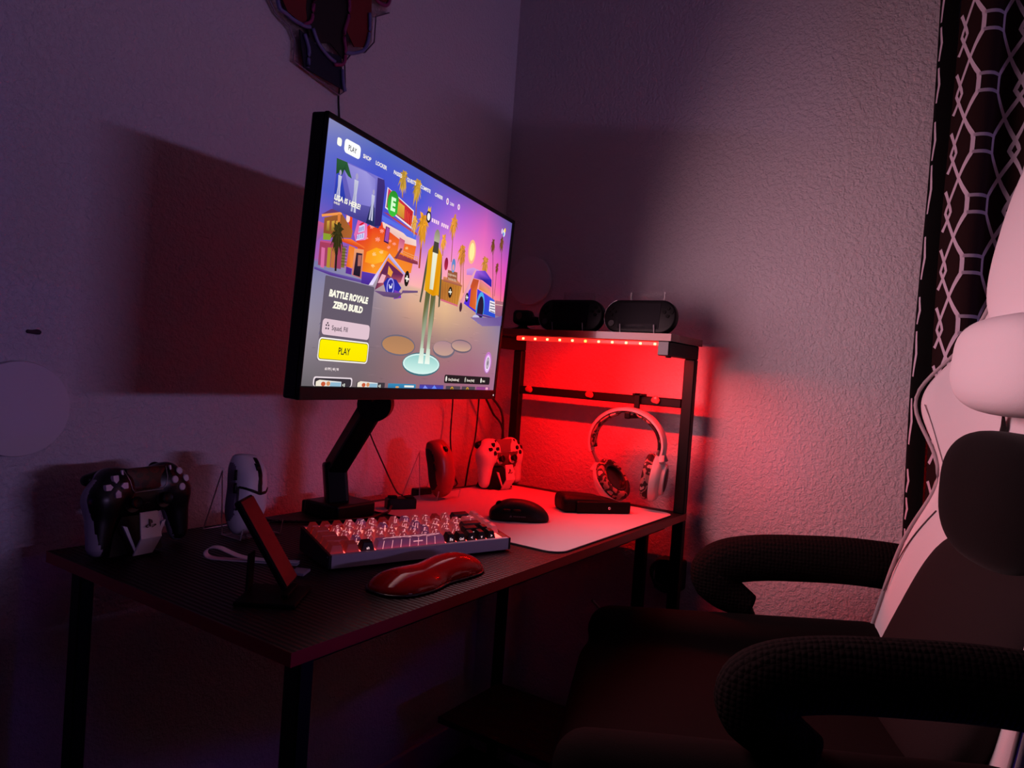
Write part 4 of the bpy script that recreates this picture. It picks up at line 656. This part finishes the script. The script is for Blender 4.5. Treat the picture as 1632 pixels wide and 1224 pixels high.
# local frame: y across the head (+y far side), z up, x depth
def arc(ry, rz, z0, a0, a1, n): return [(0, ry*math.cos(a), z0+rz*math.sin(a)) for a in np.linspace(a0,a1,n)]
ob = arc(.088,.078,.0335,math.radians(-20),math.radians(200),33); secs = []
for i,(x,y,z) in enumerate(ob):
    n_ = Vector((0,y/.088,(z-.0335)/.078)).normalized(); w = .017-.004*abs(i-16)/16; th = .0055
    secs.append([tuple(Vector((a*w,y,z))+n_*b*th) for a,b in ((-1,-.6),(-1,.2),(-.6,.8),(.6,.8),(1,.2),(1,-.6),(.6,-.9),(-.6,-.9))])
MB().loft(secs).build('headband',HWH,hs,auto=45)
ib = arc(.079,.069,.0335,math.radians(-14),math.radians(194),31); secs = []
for i,(x,y,z) in enumerate(ib):
    n_ = Vector((0,y/.079,(z-.0335)/.069)).normalized(); th = .0075 if not (13 <= i <= 17) else .0035; k = .004 if not (13 <= i <= 17) else .007
    secs.append([tuple(Vector((a*.0145,y,z))+n_*(b*th*.5+k-.004)) for a,b in ((-1,-.5),(-1,.5),(-.6,1),(.6,1),(1,.5),(1,-.5),(.6,-1),(-.6,-1))])
MB().loft(secs).build('head_cushion',CAMO,hs,smooth=True)
def ear(side):
    """cup with cushion; local axis +z of the cup points to the ear (inwards)"""
    y = side*.083
    lean = math.radians(40) if side > 0 else math.radians(6)
    yaw = math.radians(-24) if side > 0 else math.radians(6)
    # z axis of cup -> inward (-side y)
    M = Matrix.Translation((0.004 if side > 0 else 0, side*(.034 if side > 0 else .070),-.060 if side > 0 else -.036)) @ Euler((0,0,yaw)).to_matrix().to_4x4() @ Euler((-side*lean,0,0)).to_matrix().to_4x4() @ Euler((side*PI/2,0,0)).to_matrix().to_4x4()
    S_ = Matrix.Diagonal((1.0,1.28,1.1,1))
    cup = MB().lathe([(0,-.024),(.024,-.024),(.027,-.0225),(.029,-.016),(.037,-.012),(.041,-.006),(.0415,.002),(.039,.004),(0,.004)],40,M=M@S_)
    e = cup.build('ear_cup',HWH,hs,auto=35)
    MB().lathe([(0,-.0252),(.019,-.0252),(.021,-.0246),(.0215,-.0238),(0,-.0238)],32,M=M@S_).build('dark_cap',mat('dark_grey_cap',(.05,.04,.042),.4),e,auto=35)
    prof = [(.0405*1,.0035)]+[(.033+.0085*math.cos(a),.012+.009*math.sin(a)) for a in np.linspace(-.9,PI+.4,12)]+[(.024,.004)]
    MB().lathe(prof,40,M=M@S_).build('ear_cushion',CAMO,e,smooth=True)
    MB().lathe([(0,.0060),(.0300,.0060),(.0300,.0165),(.0295,.0185),(.0265,.0205),(.0235,.0190),(.0225,.012),(0,.011)],32,M=M@S_).build('ear_mesh',mat('dark_ear_mesh',(.008,.005,.006),.3,spec=.5),e,auto=35)
    a = M @ Vector((0,.0415*1.28,-.008)); top = a if a.z > (M @ Vector((0,-.053,-.008))).z else M @ Vector((0,-.053,-.008))
    b0 = Vector(ob[1] if side > 0 else ob[-2]); dn = Vector((0,-side*.12,-1))
    y_ = MB(); y_.sweep([tuple(b0),tuple(b0*.5+top*.5),tuple(top)],[(.0042,.0042),(.0038,.0042),(.006,.005)],n=10); y_.build('slider_arm',mat('grey_slider',(.40,.36,.37),.4),hs,smooth=True)
    yk = MB(); p0 = M @ Vector((-.030,0,-.012)); p1 = M @ Vector((.030,0,-.012)); yk.sweep(smooth_path([tuple(M@Vector((-.026,.040*(1 if a.z == top.z else -1),-.014))),tuple(top+Vector((0,side*.002,.002))),tuple(M@Vector((.026,.040*(1 if a.z == top.z else -1),-.014)))],8),(.006,.004),n=10); yk.build('yoke',HWH,hs,smooth=True)
ear(1); ear(-1)
# ================================================================ handheld consoles on the shelf
SZ = SHZ1
def handheld(loc, rz, label, tilt, stand_label):
    st = thing('acrylic_stand',stand_label,'display stand',loc,rz,'clear acrylic display stands')
    # here the profile runs along local y, the sheet is wide along local x
    stand_plate(st,'folded_sheet',[(.050,.0015),(.026,.0995),(.012,.0015),(-.018,.0015),(-.022,.023)],-.040,.040)
    h = thing('handheld_console',label,'handheld console',(0,0,0),rz,'handheld consoles on the raised shelf',rot=(math.radians(-tilt),0,rz))
    c_,s_ = math.cos(rz),math.sin(rz); oy = -.004; h.location = (loc[0]-s_*oy,loc[1]+c_*oy,loc[2]+.0396)
    b = MB(); O_ = rrect(-.085,-.037,.085,.037,.0355,10); b.prism(O_,-.0095,.0095,bev=0)
    bm = bmesh.new(); me = b.mesh('t',[BLACK]); bm.from_mesh(me); bpy.data.meshes.remove(me)
    es = [e for e in bm.edges if abs(e.verts[0].co.y-e.verts[1].co.y) < 1e-6]; bmesh.ops.bevel(bm,geom=es,offset=.004,segments=3,affect='EDGES',profile=.5)
    MB().bm(bm).build('body',mat('glossy_black_console',(.003,.003,.0035),.4,spec=.2),h,auto=40)
    MB().rbox((-.0485,-.0103,-.028),(.0485,-.0095,.030),.0003,seg=1).build('display',mat('dark_display',(.004,.003,.006),.4,spec=.08),h)
    for k in range(4):
        w = PI/2*k; MB().cyl((-.066+.0075*math.cos(w),-.0112,.010+.0075*math.sin(w)),(-.066+.0075*math.cos(w),-.009,.010+.0075*math.sin(w)),.0036,n=14).build('direction_button',BLACKM,h); MB().cyl((.066+.0085*math.cos(w),-.0112,.010+.0085*math.sin(w)),(.066+.0085*math.cos(w),-.009,.010+.0085*math.sin(w)),.004,n=14).build('action_button',BLACKM,h)
    MB().cyl((-.064,-.0118,-.017),(-.064,-.009,-.017),.007,n=18).build('analog_nub',mat('dark_grey_nub',(.03,.028,.03),.5),h)
    rim = MB(); R_ = [(x,-.0058,z) for x,z in rrect(-.0853,-.0373,.0853,.0373,.0358,10)]
    left = [p for p in R_ if p[0] < -.052]; left.sort(key=lambda p: math.atan2(p[2],-(p[0]+.04))); rim.sweep(left,.0008,n=6); rim.build('silver_trim',mat('brushed_silver_trim',(.5,.48,.5),.3,metal=1.),h,smooth=True)
    return h
RZ = math.radians(-90)
handheld((-.128,-.474,SZ),RZ,'black handheld console at the front end of the raised shelf',8,'clear acrylic stand under the handheld console at the front end of the shelf')
handheld((-.128,-.300,SZ),RZ,'black handheld console in the middle of the raised shelf, nearer the monitor',8,'clear acrylic stand under the handheld console nearer the monitor')
cm = thing('desk_camera','small black camera on a stubby foot at the back end of the raised shelf','camera',(-.130,-.165,SZ),RZ)
MB().lathe([(0,0),(.030,0),(.030,.004),(.012,.010),(.009,.018),(0,.018)],28).build('foot',BLACK,cm,auto=40)
MB().sdf(lambda P: smin(s_box(P,(0,0,.034),(.024,.016,.017),.010),s_box(P,(.016,.004,.026),(.03,.014,.010),.008),.01),(-.06,-.03,.01),(.06,.03,.06),.003).build('body',BLACK,cm,smooth=True)
MB().cyl((0,-.019,.036),(0,-.015,.036),.009,n=20).build('lens',mat('lens_glass',(.01,.01,.012),.08,spec=.8),cm,auto=40)
# ================================================================ neon style sign on the wall
sg = thing('wall_sign','unlit neon style sign with red lobes and a dark blue post on clear backing','wall sign',(-.63,WAY,1.70))
sg_ = lambda pts: [(x+.63,z-1.70) for x,z in pts]
back = [(-.790,1.86),(-.786,1.685),(-.768,1.664),(-.735,1.650),(-.722,1.632),(-.722,1.595),(-.606,1.571),(-.590,1.585),(-.597,1.640),(-.578,1.668),(-.545,1.680),(-.520,1.712),(-.520,1.765),(-.482,1.790),(-.470,1.86)]
bk = MB(); bk.prism(sg_(back),-.013,-.009); bk.build('clear_backing',mat('clear_sign_backing',(.95,.93,.95),.05,trans=1.,ior=1.06,spec=.15),sg)
rim = MB(); rim.sweep([(x,-.011,z) for x,z in sg_(back)[1:-1]],.0016,n=6); rim.build('backing_edge',mat('violet_grey_edge',(.16,.12,.17),.4),sg)
NB = mat('dark_blue_print',(.004,.004,.022),.5); NR = mat('dark_red_print',(.16,.010,.010),.5); NK = mat('black_print_sheet',(.010,.004,.006),.5)
pr = lambda pts,m,y=-.0145: MB().prism(sg_(pts),y,-.0131).build('printed_shape',m,sg)
pr([(-.768,1.86),(-.764,1.700),(-.744,1.676),(-.706,1.668),(-.690,1.700),(-.690,1.86)],NR); pr([(-.698,1.86),(-.704,1.70),(-.690,1.642),(-.64,1.66),(-.60,1.640),(-.59,1.70),(-.56,1.86)],NK,-.0150)
pr([(-.716,1.655),(-.700,1.590),(-.600,1.583),(-.610,1.645),(-.66,1.640)],NB,-.0155); pr([(-.596,1.86),(-.600,1.70),(-.578,1.678),(-.545,1.690),(-.534,1.73),(-.545,1.86)],NR,-.0155); pr([(-.525,1.86),(-.530,1.798),(-.490,1.806),(-.480,1.86)],NR,-.0155)
TB = mat('blue_grey_tube',(.13,.13,.30),.35); TP = mat('magenta_tube',(.22,.025,.11),.35)
def neon(pts, m): MB().sweep([(x,-.0185,z) for x,z in [(a+.63,b-1.70) for a,b in [(q[0],q[1]) for q in smooth_path([(p[0],p[1],0) for p in pts],6)]]],.0038,n=8).build('tube',m,sg,smooth=True)
neon([(-.776,1.86),(-.772,1.692),(-.748,1.668),(-.710,1.664),(-.694,1.668)],TB); neon([(-.690,1.72),(-.692,1.682),(-.712,1.664)],TP); neon([(-.706,1.650),(-.694,1.625),(-.693,1.592)],TB)
neon([(-.688,1.668),(-.672,1.646),(-.648,1.632),(-.628,1.627)],TB); neon([(-.608,1.620),(-.604,1.596),(-.598,1.580)],TB); neon([(-.630,1.622),(-.607,1.632),(-.603,1.660),(-.61,1.69),(-.60,1.74),(-.612,1.80)],TP)
neon([(-.604,1.656),(-.580,1.664),(-.552,1.684),(-.542,1.720),(-.545,1.76)],TB); neon([(-.70,1.86),(-.694,1.77),(-.69,1.72)],TP); neon([(-.54,1.86),(-.535,1.80),(-.495,1.80),(-.487,1.86)],TP)
for x,z in ((-.76,1.84),(-.50,1.83),(-.66,1.60)): MB().cyl((x+.63,-.013,z-1.7),(x+.63,0,z-1.7),.005,n=14).build('standoff',CHROME,sg)
# ================================================================ cables
def cable(pts, r, label, m=CABLE, name='cable', n=8):
    return tag(MB().sweep(smooth_path(pts,10),r,n=n).build(name,m,None,smooth=True),label,'cable','loose cables around the desk')
cable([(-.600,WAY-.003,1.590),(-.595,WAY-.0025,1.540),(-.560,WAY-.003,1.34),(-.505,WAY-.003,1.06),(-.477,WAY-.004,.952),(-.466,-.004,.890),(-.462,-.050,.820),(-.490,-.115,.778),(-.515,-.157,.776)],.0016,'thin cable from the wall sign running down behind the arm to the small hub')
cable([(-.560,-.170,.762),(-.585,-.185,.756),(-.605,-.182,.753),(-.64,-.19,.753),(-.72,-.165,.7535),(-.78,-.12,.753),(-.80,-.075,.753)],.0025,'black cable running along the desk from the hub past the arm base')
cable([(-.420,-.22,1.06),(-.300,-.09,1.02),(-.200,-.02,.96),(-.196,-.018,.86),(-.200,-.04,.778),(-.215,-.06,.754),(-.30,-.065,.7535),(-.345,-.08,.756)],.0019,'black cable dropping behind the desk between red mouse and white controller')
cable([(-.150,-.09,1.122),(-.125,-.045,1.05),(-.105,-.030,.95),(-.110,-.030,.86),(-.135,-.035,.80),(-.150,-.030,.66)],.0022,'black cable hanging beside the left shelf post')
cable([(-.185,-.080,1.090),(-.150,-.070,1.04),(-.100,-.060,.98),(-.062,-.075,.93),(-.058,-.080,.85),(-.058,-.080,.70)],.0032,'thick black cable crossing toward the left shelf post')
cable([(-.200,-.10,1.00),(-.150,-.08,.975),(-.095,-.07,.93),(-.064,-.084,.88),(-.062,-.084,.72)],.0028,'second black cable joining the left shelf post lower down')
cable([(-.32,-.50,.60),(-.26,-.50,.56),(-.20,-.52,.52),(-.15,-.56,.47),(-.10,-.60,.42),(-.06,-.60,.30),(-.10,-.55,.236)],.0026,'grey cable sagging under the right end of the desk',mat('grey_cable',(.10,.08,.085),.5))
pw = thing('power_adapter','black power adapter and coiled lead under the right end of the desk','power adapter',(WBX-.028,-.540,.60))
MB().rbox((-.026,-.030,-.035),(.026,.030,.035),.006).build('body',BLACK,pw); co = MB()
for k in range(3): co.sweep([(-.034,(.030+.003*k)*math.cos(w),.004*k+(.034-.002*k)*math.sin(w)) for w in np.linspace(0,2*PI,28)[:-1]],.0022,n=6,closed=True)
co.build('coiled_lead',CABLE,pw,smooth=True); MB().rbox((-.030,-.020,-.024),(-.0262,-.008,-.014),.001).build('rating_label',mat('pale_sticker',(.6,.5,.52),.6),pw); MB().rbox((-.030,.010,-.030),(-.0262,.022,-.020),.001).build('rating_label',mat('pale_sticker',(.6,.5,.52),.6),pw)
# ================================================================ curtain
def cpath():
    P = [(.006,-.998),(-.020,-1.000),(-.042,-1.006),(-.050,-1.018),(-.052,-1.034)]
    Q = [(-.054,-1.034),(-.060,-1.040),(-.078,-1.052),(-.096,-1.066),(-.102,-1.082),(-.096,-1.096),(-.076,-1.106),(-.058,-1.124),(-.064,-1.146),(-.090,-1.160),(-.108,-1.180),(-.098,-1.200),(-.070,-1.214),(-.056,-1.236),(-.066,-1.262),(-.096,-1.276),(-.106,-1.296),(-.090,-1.318),(-.060,-1.334),(-.05,-1.36)]
    return P,Q
PA,QA = cpath()
def resamp(P, d):
    P = [np.array((*p,0.)) for p in P]; S_ = smooth_path(P,10); S_ = np.array(S_)[:,:2]; L_ = np.r_[0,np.cumsum(np.linalg.norm(np.diff(S_,axis=0),axis=1))]; t = np.linspace(0,L_[-1],max(3,int(L_[-1]/d))); return np.stack([np.interp(t,L_,S_[:,i]) for i in (0,1)],1), t
cur = thing('curtain','black curtain with pale geometric lattice hanging at the right wall','curtain',(WBX-.002,-1.0,.28))
Z0c,Z1c = .28,2.12
CFAB = mat('dark_curtain_fabric',(.018,.0075,.0075),.9,spec=.1,sheen=.0,bump=.0003,bscale=700); CPAT = mat('pale_lattice_print',(.55,.48,.56),.85,spec=.1)
CLIN = mat('black_blackout_lining',(.004,.004,.004),.9,spec=.05)
def wob(S_, z, k): return S_+np.stack([np.full(len(S_),.0025*math.sin(z*9+k)),np.full(len(S_),.0030*math.sin(z*6.2+1.3*k)+.006*math.sin((z-1.0)*1.9))],1)
def cloth(P, mi, mb, d=.006, k=0):
    S_,t = resamp(P,d); zs = np.linspace(Z0c,Z1c,90); secs = [[(x-WBX+.002,y+1.0,z-Z0c) for x,y in wob(S_,z,k)] for z in zs]; mb.loft(secs,mi,caps=False,closed=False); return S_,t
def pt(S_, t, s, z, k, off):
    s = min(max(s,0),t[-1]); q = wob(S_,z,k); i = min(np.searchsorted(t,s,side='right')-1,len(t)-2); f = (s-t[i])/(t[i+1]-t[i]); p = q[i]*(1-f)+q[i+1]*f; d = q[i+1]-q[i]; d /= np.linalg.norm(d); n = np.array([d[1],-d[0]])
    if n[0] > 0 and abs(n[0]) > .05 : pass
    return (p[0]+off*d[1]-WBX+.002, p[1]-off*d[0]+1.0, z-Z0c)
fab = MB(); QP,Qt = resamp(QA,.006)
SQ,tq = cloth(QA,0,fab); pat = MB()
def strip_on(S_, t, pts, w, mb, k=0):
    """printed band along (s,z) points, laid on the cloth"""
    fine = []
    for (a,b),(c,d) in zip(pts[:-1],pts[1:]):
        n = max(2,int(math.hypot(c-a,d-b)/.008)); fine += [(a+(c-a)*i/n,b+(d-b)*i/n) for i in range(n)]
    fine.append(pts[-1]); L_,R_ = [],[]
    for i,(s,z) in enumerate(fine):
        a = np.array(fine[max(i-1,0)]); b = np.array(fine[min(i+1,len(fine)-1)]); d = (b-a)/max(np.linalg.norm(b-a),1e-9); nx,nz = -d[1]*w/2,d[0]*w/2
        if s+nx < 0 or s-nx < 0 or s > t[-1]: 
            nx = nx if 0 <= s <= t[-1] else 0
        L_.append(pt(S_,t,s+nx,z+nz,k,.0009)); R_.append(pt(S_,t,s-nx,z-nz,k,.0009))
    n = len(L_); mb.add(L_+R_,[(i,i+1,n+i+1,n+i) for i in range(n-1)])
Pz = .215
def wave(f):
    f = f % 1.
    return -1+2*f/.40 if f < .40 else (1. if f < .54 else 1-2*(f-.54)/.46)
def lattice(S_, t, c0, cols, mb, k=0, w=.0072, a=.027):
    lo,hi = .001,t[-1]-.001
    def draw(P_, w):
        run = []
        for p in P_+[None]:
            if p is not None and lo <= p[0] <= hi and Z0c+.01 < p[1] < Z1c-.01: run.append(p)
            else:
                if len(run) > 1: strip_on(S_,t,run,w,mb,k)
                run = []
    n = 26; zz = [Z0c+Pz*i/n for i in range(int((Z1c-Z0c)/Pz*n))]
    for c in range(cols):
        cc = c0+c*.130
        for sgn,ce in ((1,cc),(-1,cc-.036)):
            for ph in (.0,.5): draw([(ce+sgn*a*wave((z-1.2)/Pz*-1+ph+.38),z) for z in zz],w)
        z = 1.2-6*Pz
        while z < Z1c:
            for f in (.40,.54,.90,1.04):
                zt_ = z-(f-.38)*Pz; L_ = [(cc+a+i*.004,zt_) for i in range(11)]; draw(L_,w*.85); draw([(cc-.036-a-i*.004,zt_) for i in range(11)],w*.85)
            z += Pz
lattice(SQ,tq,.036,3,pat)
fab.add(pat.v,pat.f,1); fab.build('patterned_panel',[CFAB,CPAT],cur,smooth=True,fix=False)
ed = MB(); SP,tpp = cloth(PA,0,ed,.004,1); pe = MB()
zz = Z0c+.03; kq = random.Random(4)
while zz < Z1c-.12:
    l = kq.uniform(.03,.10); strip_on(SP,tpp,[(.048,zz),(.053,zz+l*.5),(.049,zz+l)],.005,pe,1); zz += l+kq.uniform(.005,.05)
ed.add(pe.v,pe.f,1); ed.build('hem_edge',[CLIN,CPAT],cur,smooth=True,fix=False)
rod = thing('curtain_rod','dark rod carrying the patterned curtain above the frame','curtain rod',(WBX-.08,-1.0,2.13)); MB().cyl((0,.04,0),(0,-.9,0),.010,n=20).build('pole',STEEL,rod,auto=40)
for y in (.0,-.85): MB().cyl((0,y,0),(.08,y,0),.007,n=12).build('wall_bracket',STEEL,rod,auto=40)
# ================================================================ gaming chair
ch = thing('gaming_chair','white gaming chair with black cushions and armrests at the right','chair',(-.44,-.96,0),math.radians(22.8))
CW_ = mat('white_chair_fabric',(.72,.66,.68),.8,spec=.2,bump=.0003,bscale=1100); CB_ = mat('black_chair_fabric',(.016,.0105,.011),.9,spec=.15,bump=.0004,bscale=800)
CB2 = mat('black_velour_cushion',(.0030,.0020,.0022),.9,spec=.1,sheen=.05,bump=.0003,bscale=600); CSEAT = mat('dark_seat_fabric',(.0055,.0025,.0028),.9,spec=.12,bump=.0004,bscale=700); CPIPE = mat('grey_piping',(.40,.34,.36),.7)
prof = [(.47,.215),(.56,.262),(.615,.264),(.68,.258),(.745,.252),(.80,.238),(.86,.213),(.918,.197),(.95,.205),(.985,.232),(1.02,.258),(1.05,.266),(1.08,.262),(1.11,.240),(1.14,.212),(1.19,.182),(1.25,.165),(1.31,.157),(1.39,.150),(1.44,.138),(1.475,.110),(1.495,.060)]
pz = np.array([p[0] for p in prof]); pw_ = np.array([p[1] for p in prof])
zs = np.linspace(.47,1.495,74); ws = np.interp(zs,pz,pw_); ker = np.array([1,2,3,2,1])/9; ws[2:-2] = np.convolve(ws,ker,'valid')
def ytip(z): return -.112-.20*(z-.615)+.040*math.exp(-((z-1.045)/.075)**2)-.012*math.exp(-((z-.9)/.06)**2)
def ymid(z): return -.165-.20*(z-.615)
secs = []; NS = 25
edge = {1:[],-1:[]}
for z,w in zip(zs,ws):
    row = []; yt,ym = ytip(z),ymid(z)
    for i in range(NS):
        s = -1+2*i/(NS-1); f = abs(s)**2.6; y = ym+(yt-ym)*f
        if abs(s) > .999: y -= .016
        row.append((s*w,y,z))
    back = [(s*w*.97,ym-.075+.035*abs(s)**3+(yt-ym)*abs(s)**4*.6,z) for s in np.linspace(.99,-.99,13)]
    secs.append(row+back)
    for sg in (1,-1): edge[sg].append((sg*(w-.0050),yt-.0125,z))
mb = MB(); mb.loft(secs); bo = mb.build('backrest',CW_,ch,smooth=True)
sub = bo.modifiers.new('soft','SUBSURF'); sub.levels = 1; sub.render_levels = 1
pp = edge[-1]+edge[1][::-1]; mbp = MB().sweep(pp,.0032,n=8); mbp.build('piping',CPIPE,ch,smooth=True)
# stitched seam on the wings
for sg in (1,-1):
    def seam(z0,z1,x0,x1,bow,n=26):
        out = []
        for t in np.linspace(0,1,n):
            z = z0+(z1-z0)*t; w = np.interp(z,zs,ws); x = x0+(x1-x0)*t+bow*math.sin(PI*t); s = min(x/w,.97); out.append((sg*x,ymid(z)+(ytip(z)-ymid(z))*s**2.6+.0012,z))
        return out
    MB().sweep(seam(.70,.86,.238,.172,.012),.0011,n=5).build('seam',mat('dark_stitching',(.12,.08,.09),.8),ch,smooth=True)
    MB().sweep(seam(1.035,.93,.235,.172,-.002),.0008,n=5).build('seam',mat('grey_stitching',(.30,.24,.26),.8),ch,smooth=True)
def cushion(name, fn, lo, hi, h, m, loc=(0,0,0)): return MB().sdf(fn,lo,hi,h).build(name,m,ch,smooth=True,loc=loc)
# lower centre panel
cushion('back_panel',lambda P: s_sup(P*np.array([1,1,1])-np.stack([0*P[:,0],-.150-.40*(P[:,2]-.66),0*P[:,0]],1),(0,.0,.695),(.180,.036,.155),3.6),(-.22,-.30,.5),(.22,-.05,.9),.009,CB_)
MB().sweep([(x,ymid(.53+.0)+.03,.53) for x in (-.15,0,.15)],.004,n=6).build('lower_seam',CB_,ch)
lum = cushion('lumbar_pillow',lambda P: s_sup(P,(0,-.210,.906),(.156,.052,.100),2.7),(-.22,-.30,.78),(.22,-.06,1.05),.009,CB2)
np_ = MB().sdf(lambda P: smin(s_sup(P,(0,-.213,1.108),(.150,.050,.066),3.0),s_sup(P,(0,-.220,1.072),(.11,.046,.040),2.6),.03),(-.21,-.30,.98),(.21,-.09,1.2),.008)
npo = np_.build('neck_pillow',CW_,ch,smooth=True); st = MB()
for x in (-.075,.075): st.sweep([(x,ymid(1.05)+.02,1.06),(x,ymid(1.0)+.006,1.01),(x,ymid(.93)+.004,.93)],(.010,.0015),n=8)
st.build('strap',BLACKM,npo)
# upper head section, padded
cushion('head_section',lambda P: s_sup(P-np.stack([0*P[:,0],-.2*(P[:,2]-1.3),0*P[:,0]],1),(0,-.262,1.315),(.152,.050,.170),2.7),(-.2,-.42,1.1),(.2,-.15,1.52),.010,CW_)
# seat
def seat(P):
    x = np.abs(P[:,0]); Q = np.stack([x,P[:,1],P[:,2]],1)
    a = s_box(Q,(0,.12,.505),(.235,.27,.050),.04); b = s_cap(Q,(.252,.335,.560),(.252,-.12,.585),.045,.050,(1,1,1)); return smin(a,b,.03)
MB().sdf(seat,(-.33,-.20,.44),(.33,.44,.66),.011).build('seat',CSEAT,ch,smooth=True)
MB().rbox((-.20,-.12,.425),(.20,.34,.462),.01).build('seat_pan',BLACKM,ch)
# armrests: knitted covers on curved loops
AR = mat('knitted_armrest_cover',(.010,.0068,.0068),.95,spec=.05,sheen=.0)
N,L,p = nodes(AR); tc = N.new('ShaderNodeTexCoord'); vo = N.new('ShaderNodeTexVoronoi'); vo.inputs['Scale'].default_value = 150; vo.inputs['Randomness'].default_value = .25; b = N.new('ShaderNodeBump'); b.inputs['Distance'].default_value = .0025; b.invert = True
L.new(tc.outputs['Object'],vo.inputs['Vector']); L.new(vo.outputs['Distance'],b.inputs['Height']); L.new(b.outputs['Normal'],p.inputs['Normal'])
for sg in (1,-1):
    ax_ = .296 if sg > 0 else .264
    path = smooth_path([(sg*ax_,.080,.625),(sg*ax_,.128,.650),(sg*ax_,.150,.682),(sg*ax_,.128,.705),(sg*ax_,.070,.720),(sg*ax_,-.020,.729),(sg*ax_,-.100,.733),(sg*ax_,-.190,.730),(sg*ax_,-.240,.722)],7)
    n = len(path); rr_ = [(.044*min(1,(.55+.45*min(i/10,1)),.7+.3*min((n-1-i)/4,1)),.033*min(1,.75+.25*min(i/10,1))) for i in range(n)]
    MB().sweep(path,rr_,n=20,up=(sg*-1.,0,0) if False else (1,0,0)).build('armrest',AR,ch,smooth=True)
    MB().sweep(smooth_path([(sg*ax_,.100,.640),(sg*(ax_+.004),.060,.56),(sg*ax_,.02,.47),(sg*.20,.02,.44)],6),(.022,.016),n=10).build('arm_support',BLACKM,ch,smooth=True)
    MB().sweep(smooth_path([(sg*ax_,-.225,.722),(sg*.255,-.235,.66),(sg*.235,-.215,.58),(sg*.20,-.17,.455)],6),(.020,.014),n=10).build('arm_support',BLACKM,ch,smooth=True)
    MB().sweep([(sg*.19,-.05,.44),(sg*.215,-.17,.45),(sg*.215,-.225,.56)],(.022,.006),n=8).build('recline_bracket',STEEL,ch)
MB().cyl((0,.08,.16),(0,.08,.43),.028,n=24).build('gas_lift',STEEL,ch,auto=40)
MB().rbox((-.10,-.04,.40),(.10,.20,.428),.006).build('tilt_mechanism',STEEL,ch)
MB().lathe([(0,.09),(.045,.09),(.045,.16),(.03,.17),(0,.17)],24,M=T((0,.08,0))).build('hub',BLACK,ch,auto=40)
for k in range(5):
    a = 2*PI*k/5+.3; dx,dy = math.cos(a),math.sin(a)
    lg_ = MB().sweep([(dx*.03,.08+dy*.03,.13),(dx*.18,.08+dy*.18,.105),(dx*.31,.08+dy*.31,.085)],[(.026,.018),(.022,.014),(.016,.012)],n=8).build('base_leg',BLACK,ch,smooth=True)
    c_ = MB(); px_,py_ = dx*.30,.08+dy*.30; c_.cyl((px_,py_,.05),(px_,py_,.09),.006,n=8)
    for s_ in (-1,1): c_.cyl((px_-dy*.012*s_,py_+dx*.012*s_,.028),(px_-dy*.026*s_,py_+dx*.026*s_,.028),.028,n=20)
    c_.build('caster',BLACKM,lg_,auto=40)
# ================================================================ lights of the room
def area(name, loc, direction, sx, sy, power, col, spread=180):
    l = bpy.data.lights.new(name,'AREA'); l.shape = 'RECTANGLE'; l.size = sx; l.size_y = sy; l.energy = power; l.color = col; l.spread = math.radians(spread)
    o = bpy.data.objects.new(name,l); COL.objects.link(o); o.location = loc; o.rotation_euler = Vector(direction).to_track_quat('-Z','Y').to_euler(); return o
# light given off by the screen
sl = area('screen_light',tuple(MC+MR@Vector((0,-.004,0))),tuple(MR@Vector((0,-1,0))),.58,.32,4.5,(1,.53,.60),150)
sl.rotation_euler = (MR @ Euler((-PI/2,0,0)).to_matrix()).to_euler()
# LED strip under the shelf
area('led_strip_light',(-.197,-.376,SHZ0-.0125),(.35,0,-1),.33,.006,4.0,(1,.0015,.0015)).rotation_euler = (0,math.radians(-20),0)
bpy.data.objects['led_strip_light'].data.size = .006; bpy.data.objects['led_strip_light'].data.size_y = .34
# violet LED glow from the far side of the room
area('violet_room_light',(-.90,-3.2,1.16),(0,1,0),.75,.06,9.0,(.64,.41,1.0))
area('blue_strip_left',(-1.80,-.20,.86),(.55,1,0.25),.30,.03,.06,(.30,.06,1.0))
area('blue_strip_right',(-.42,-1.80,.50),(-.25,1,.15),.20,.03,.14,(.12,.04,1.0),70)
struct(MB().box((-2.6,-3.9,0),(.0,-2.4,1.045),bev=.01).build('added_light_blocker',mat('dark_blocker',(.02,.018,.02),.8)))  # added unseen block behind the camera, cuts the violet light below desk height
w = bpy.data.worlds.new('room_air'); SC.world = w; w.use_nodes = True; w.node_tree.nodes['Background'].inputs['Color'].default_value = (.02,.008,.03,1); w.node_tree.nodes['Background'].inputs['Strength'].default_value = 0.
# ================================================================ camera
cam = bpy.data.cameras.new('camera'); co_ = bpy.data.objects.new('camera',cam); COL.objects.link(co_)
cam.sensor_width = 36; cam.sensor_fit = 'HORIZONTAL'; cam.lens = 1160.788/1632*36; cam.clip_start = .02
R_ = np.array([[0.5553,-0.8286,0.0704],[0.022,-0.07,-0.9973],[0.8313,0.5554,-0.0207]])
co_.matrix_world = Matrix(((R_[0][0],-R_[1][0],-R_[2][0],-1.61796),(R_[0][1],-R_[1][1],-R_[2][1],-1.13973),(R_[0][2],-R_[1][2],-R_[2][2],1.04623),(0,0,0,1)))
SC.camera = co_
SC.view_settings.view_transform = 'Standard'; SC.view_settings.look = 'None'; SC.view_settings.gamma = 1; SC.view_settings.exposure = 0; SC.view_settings.use_curve_mapping = False
SC.cycles.max_bounces = 8; SC.cycles.transparent_max_bounces = 12; SC.cycles.sample_clamp_indirect = 4; SC.cycles.caustics_reflective = False
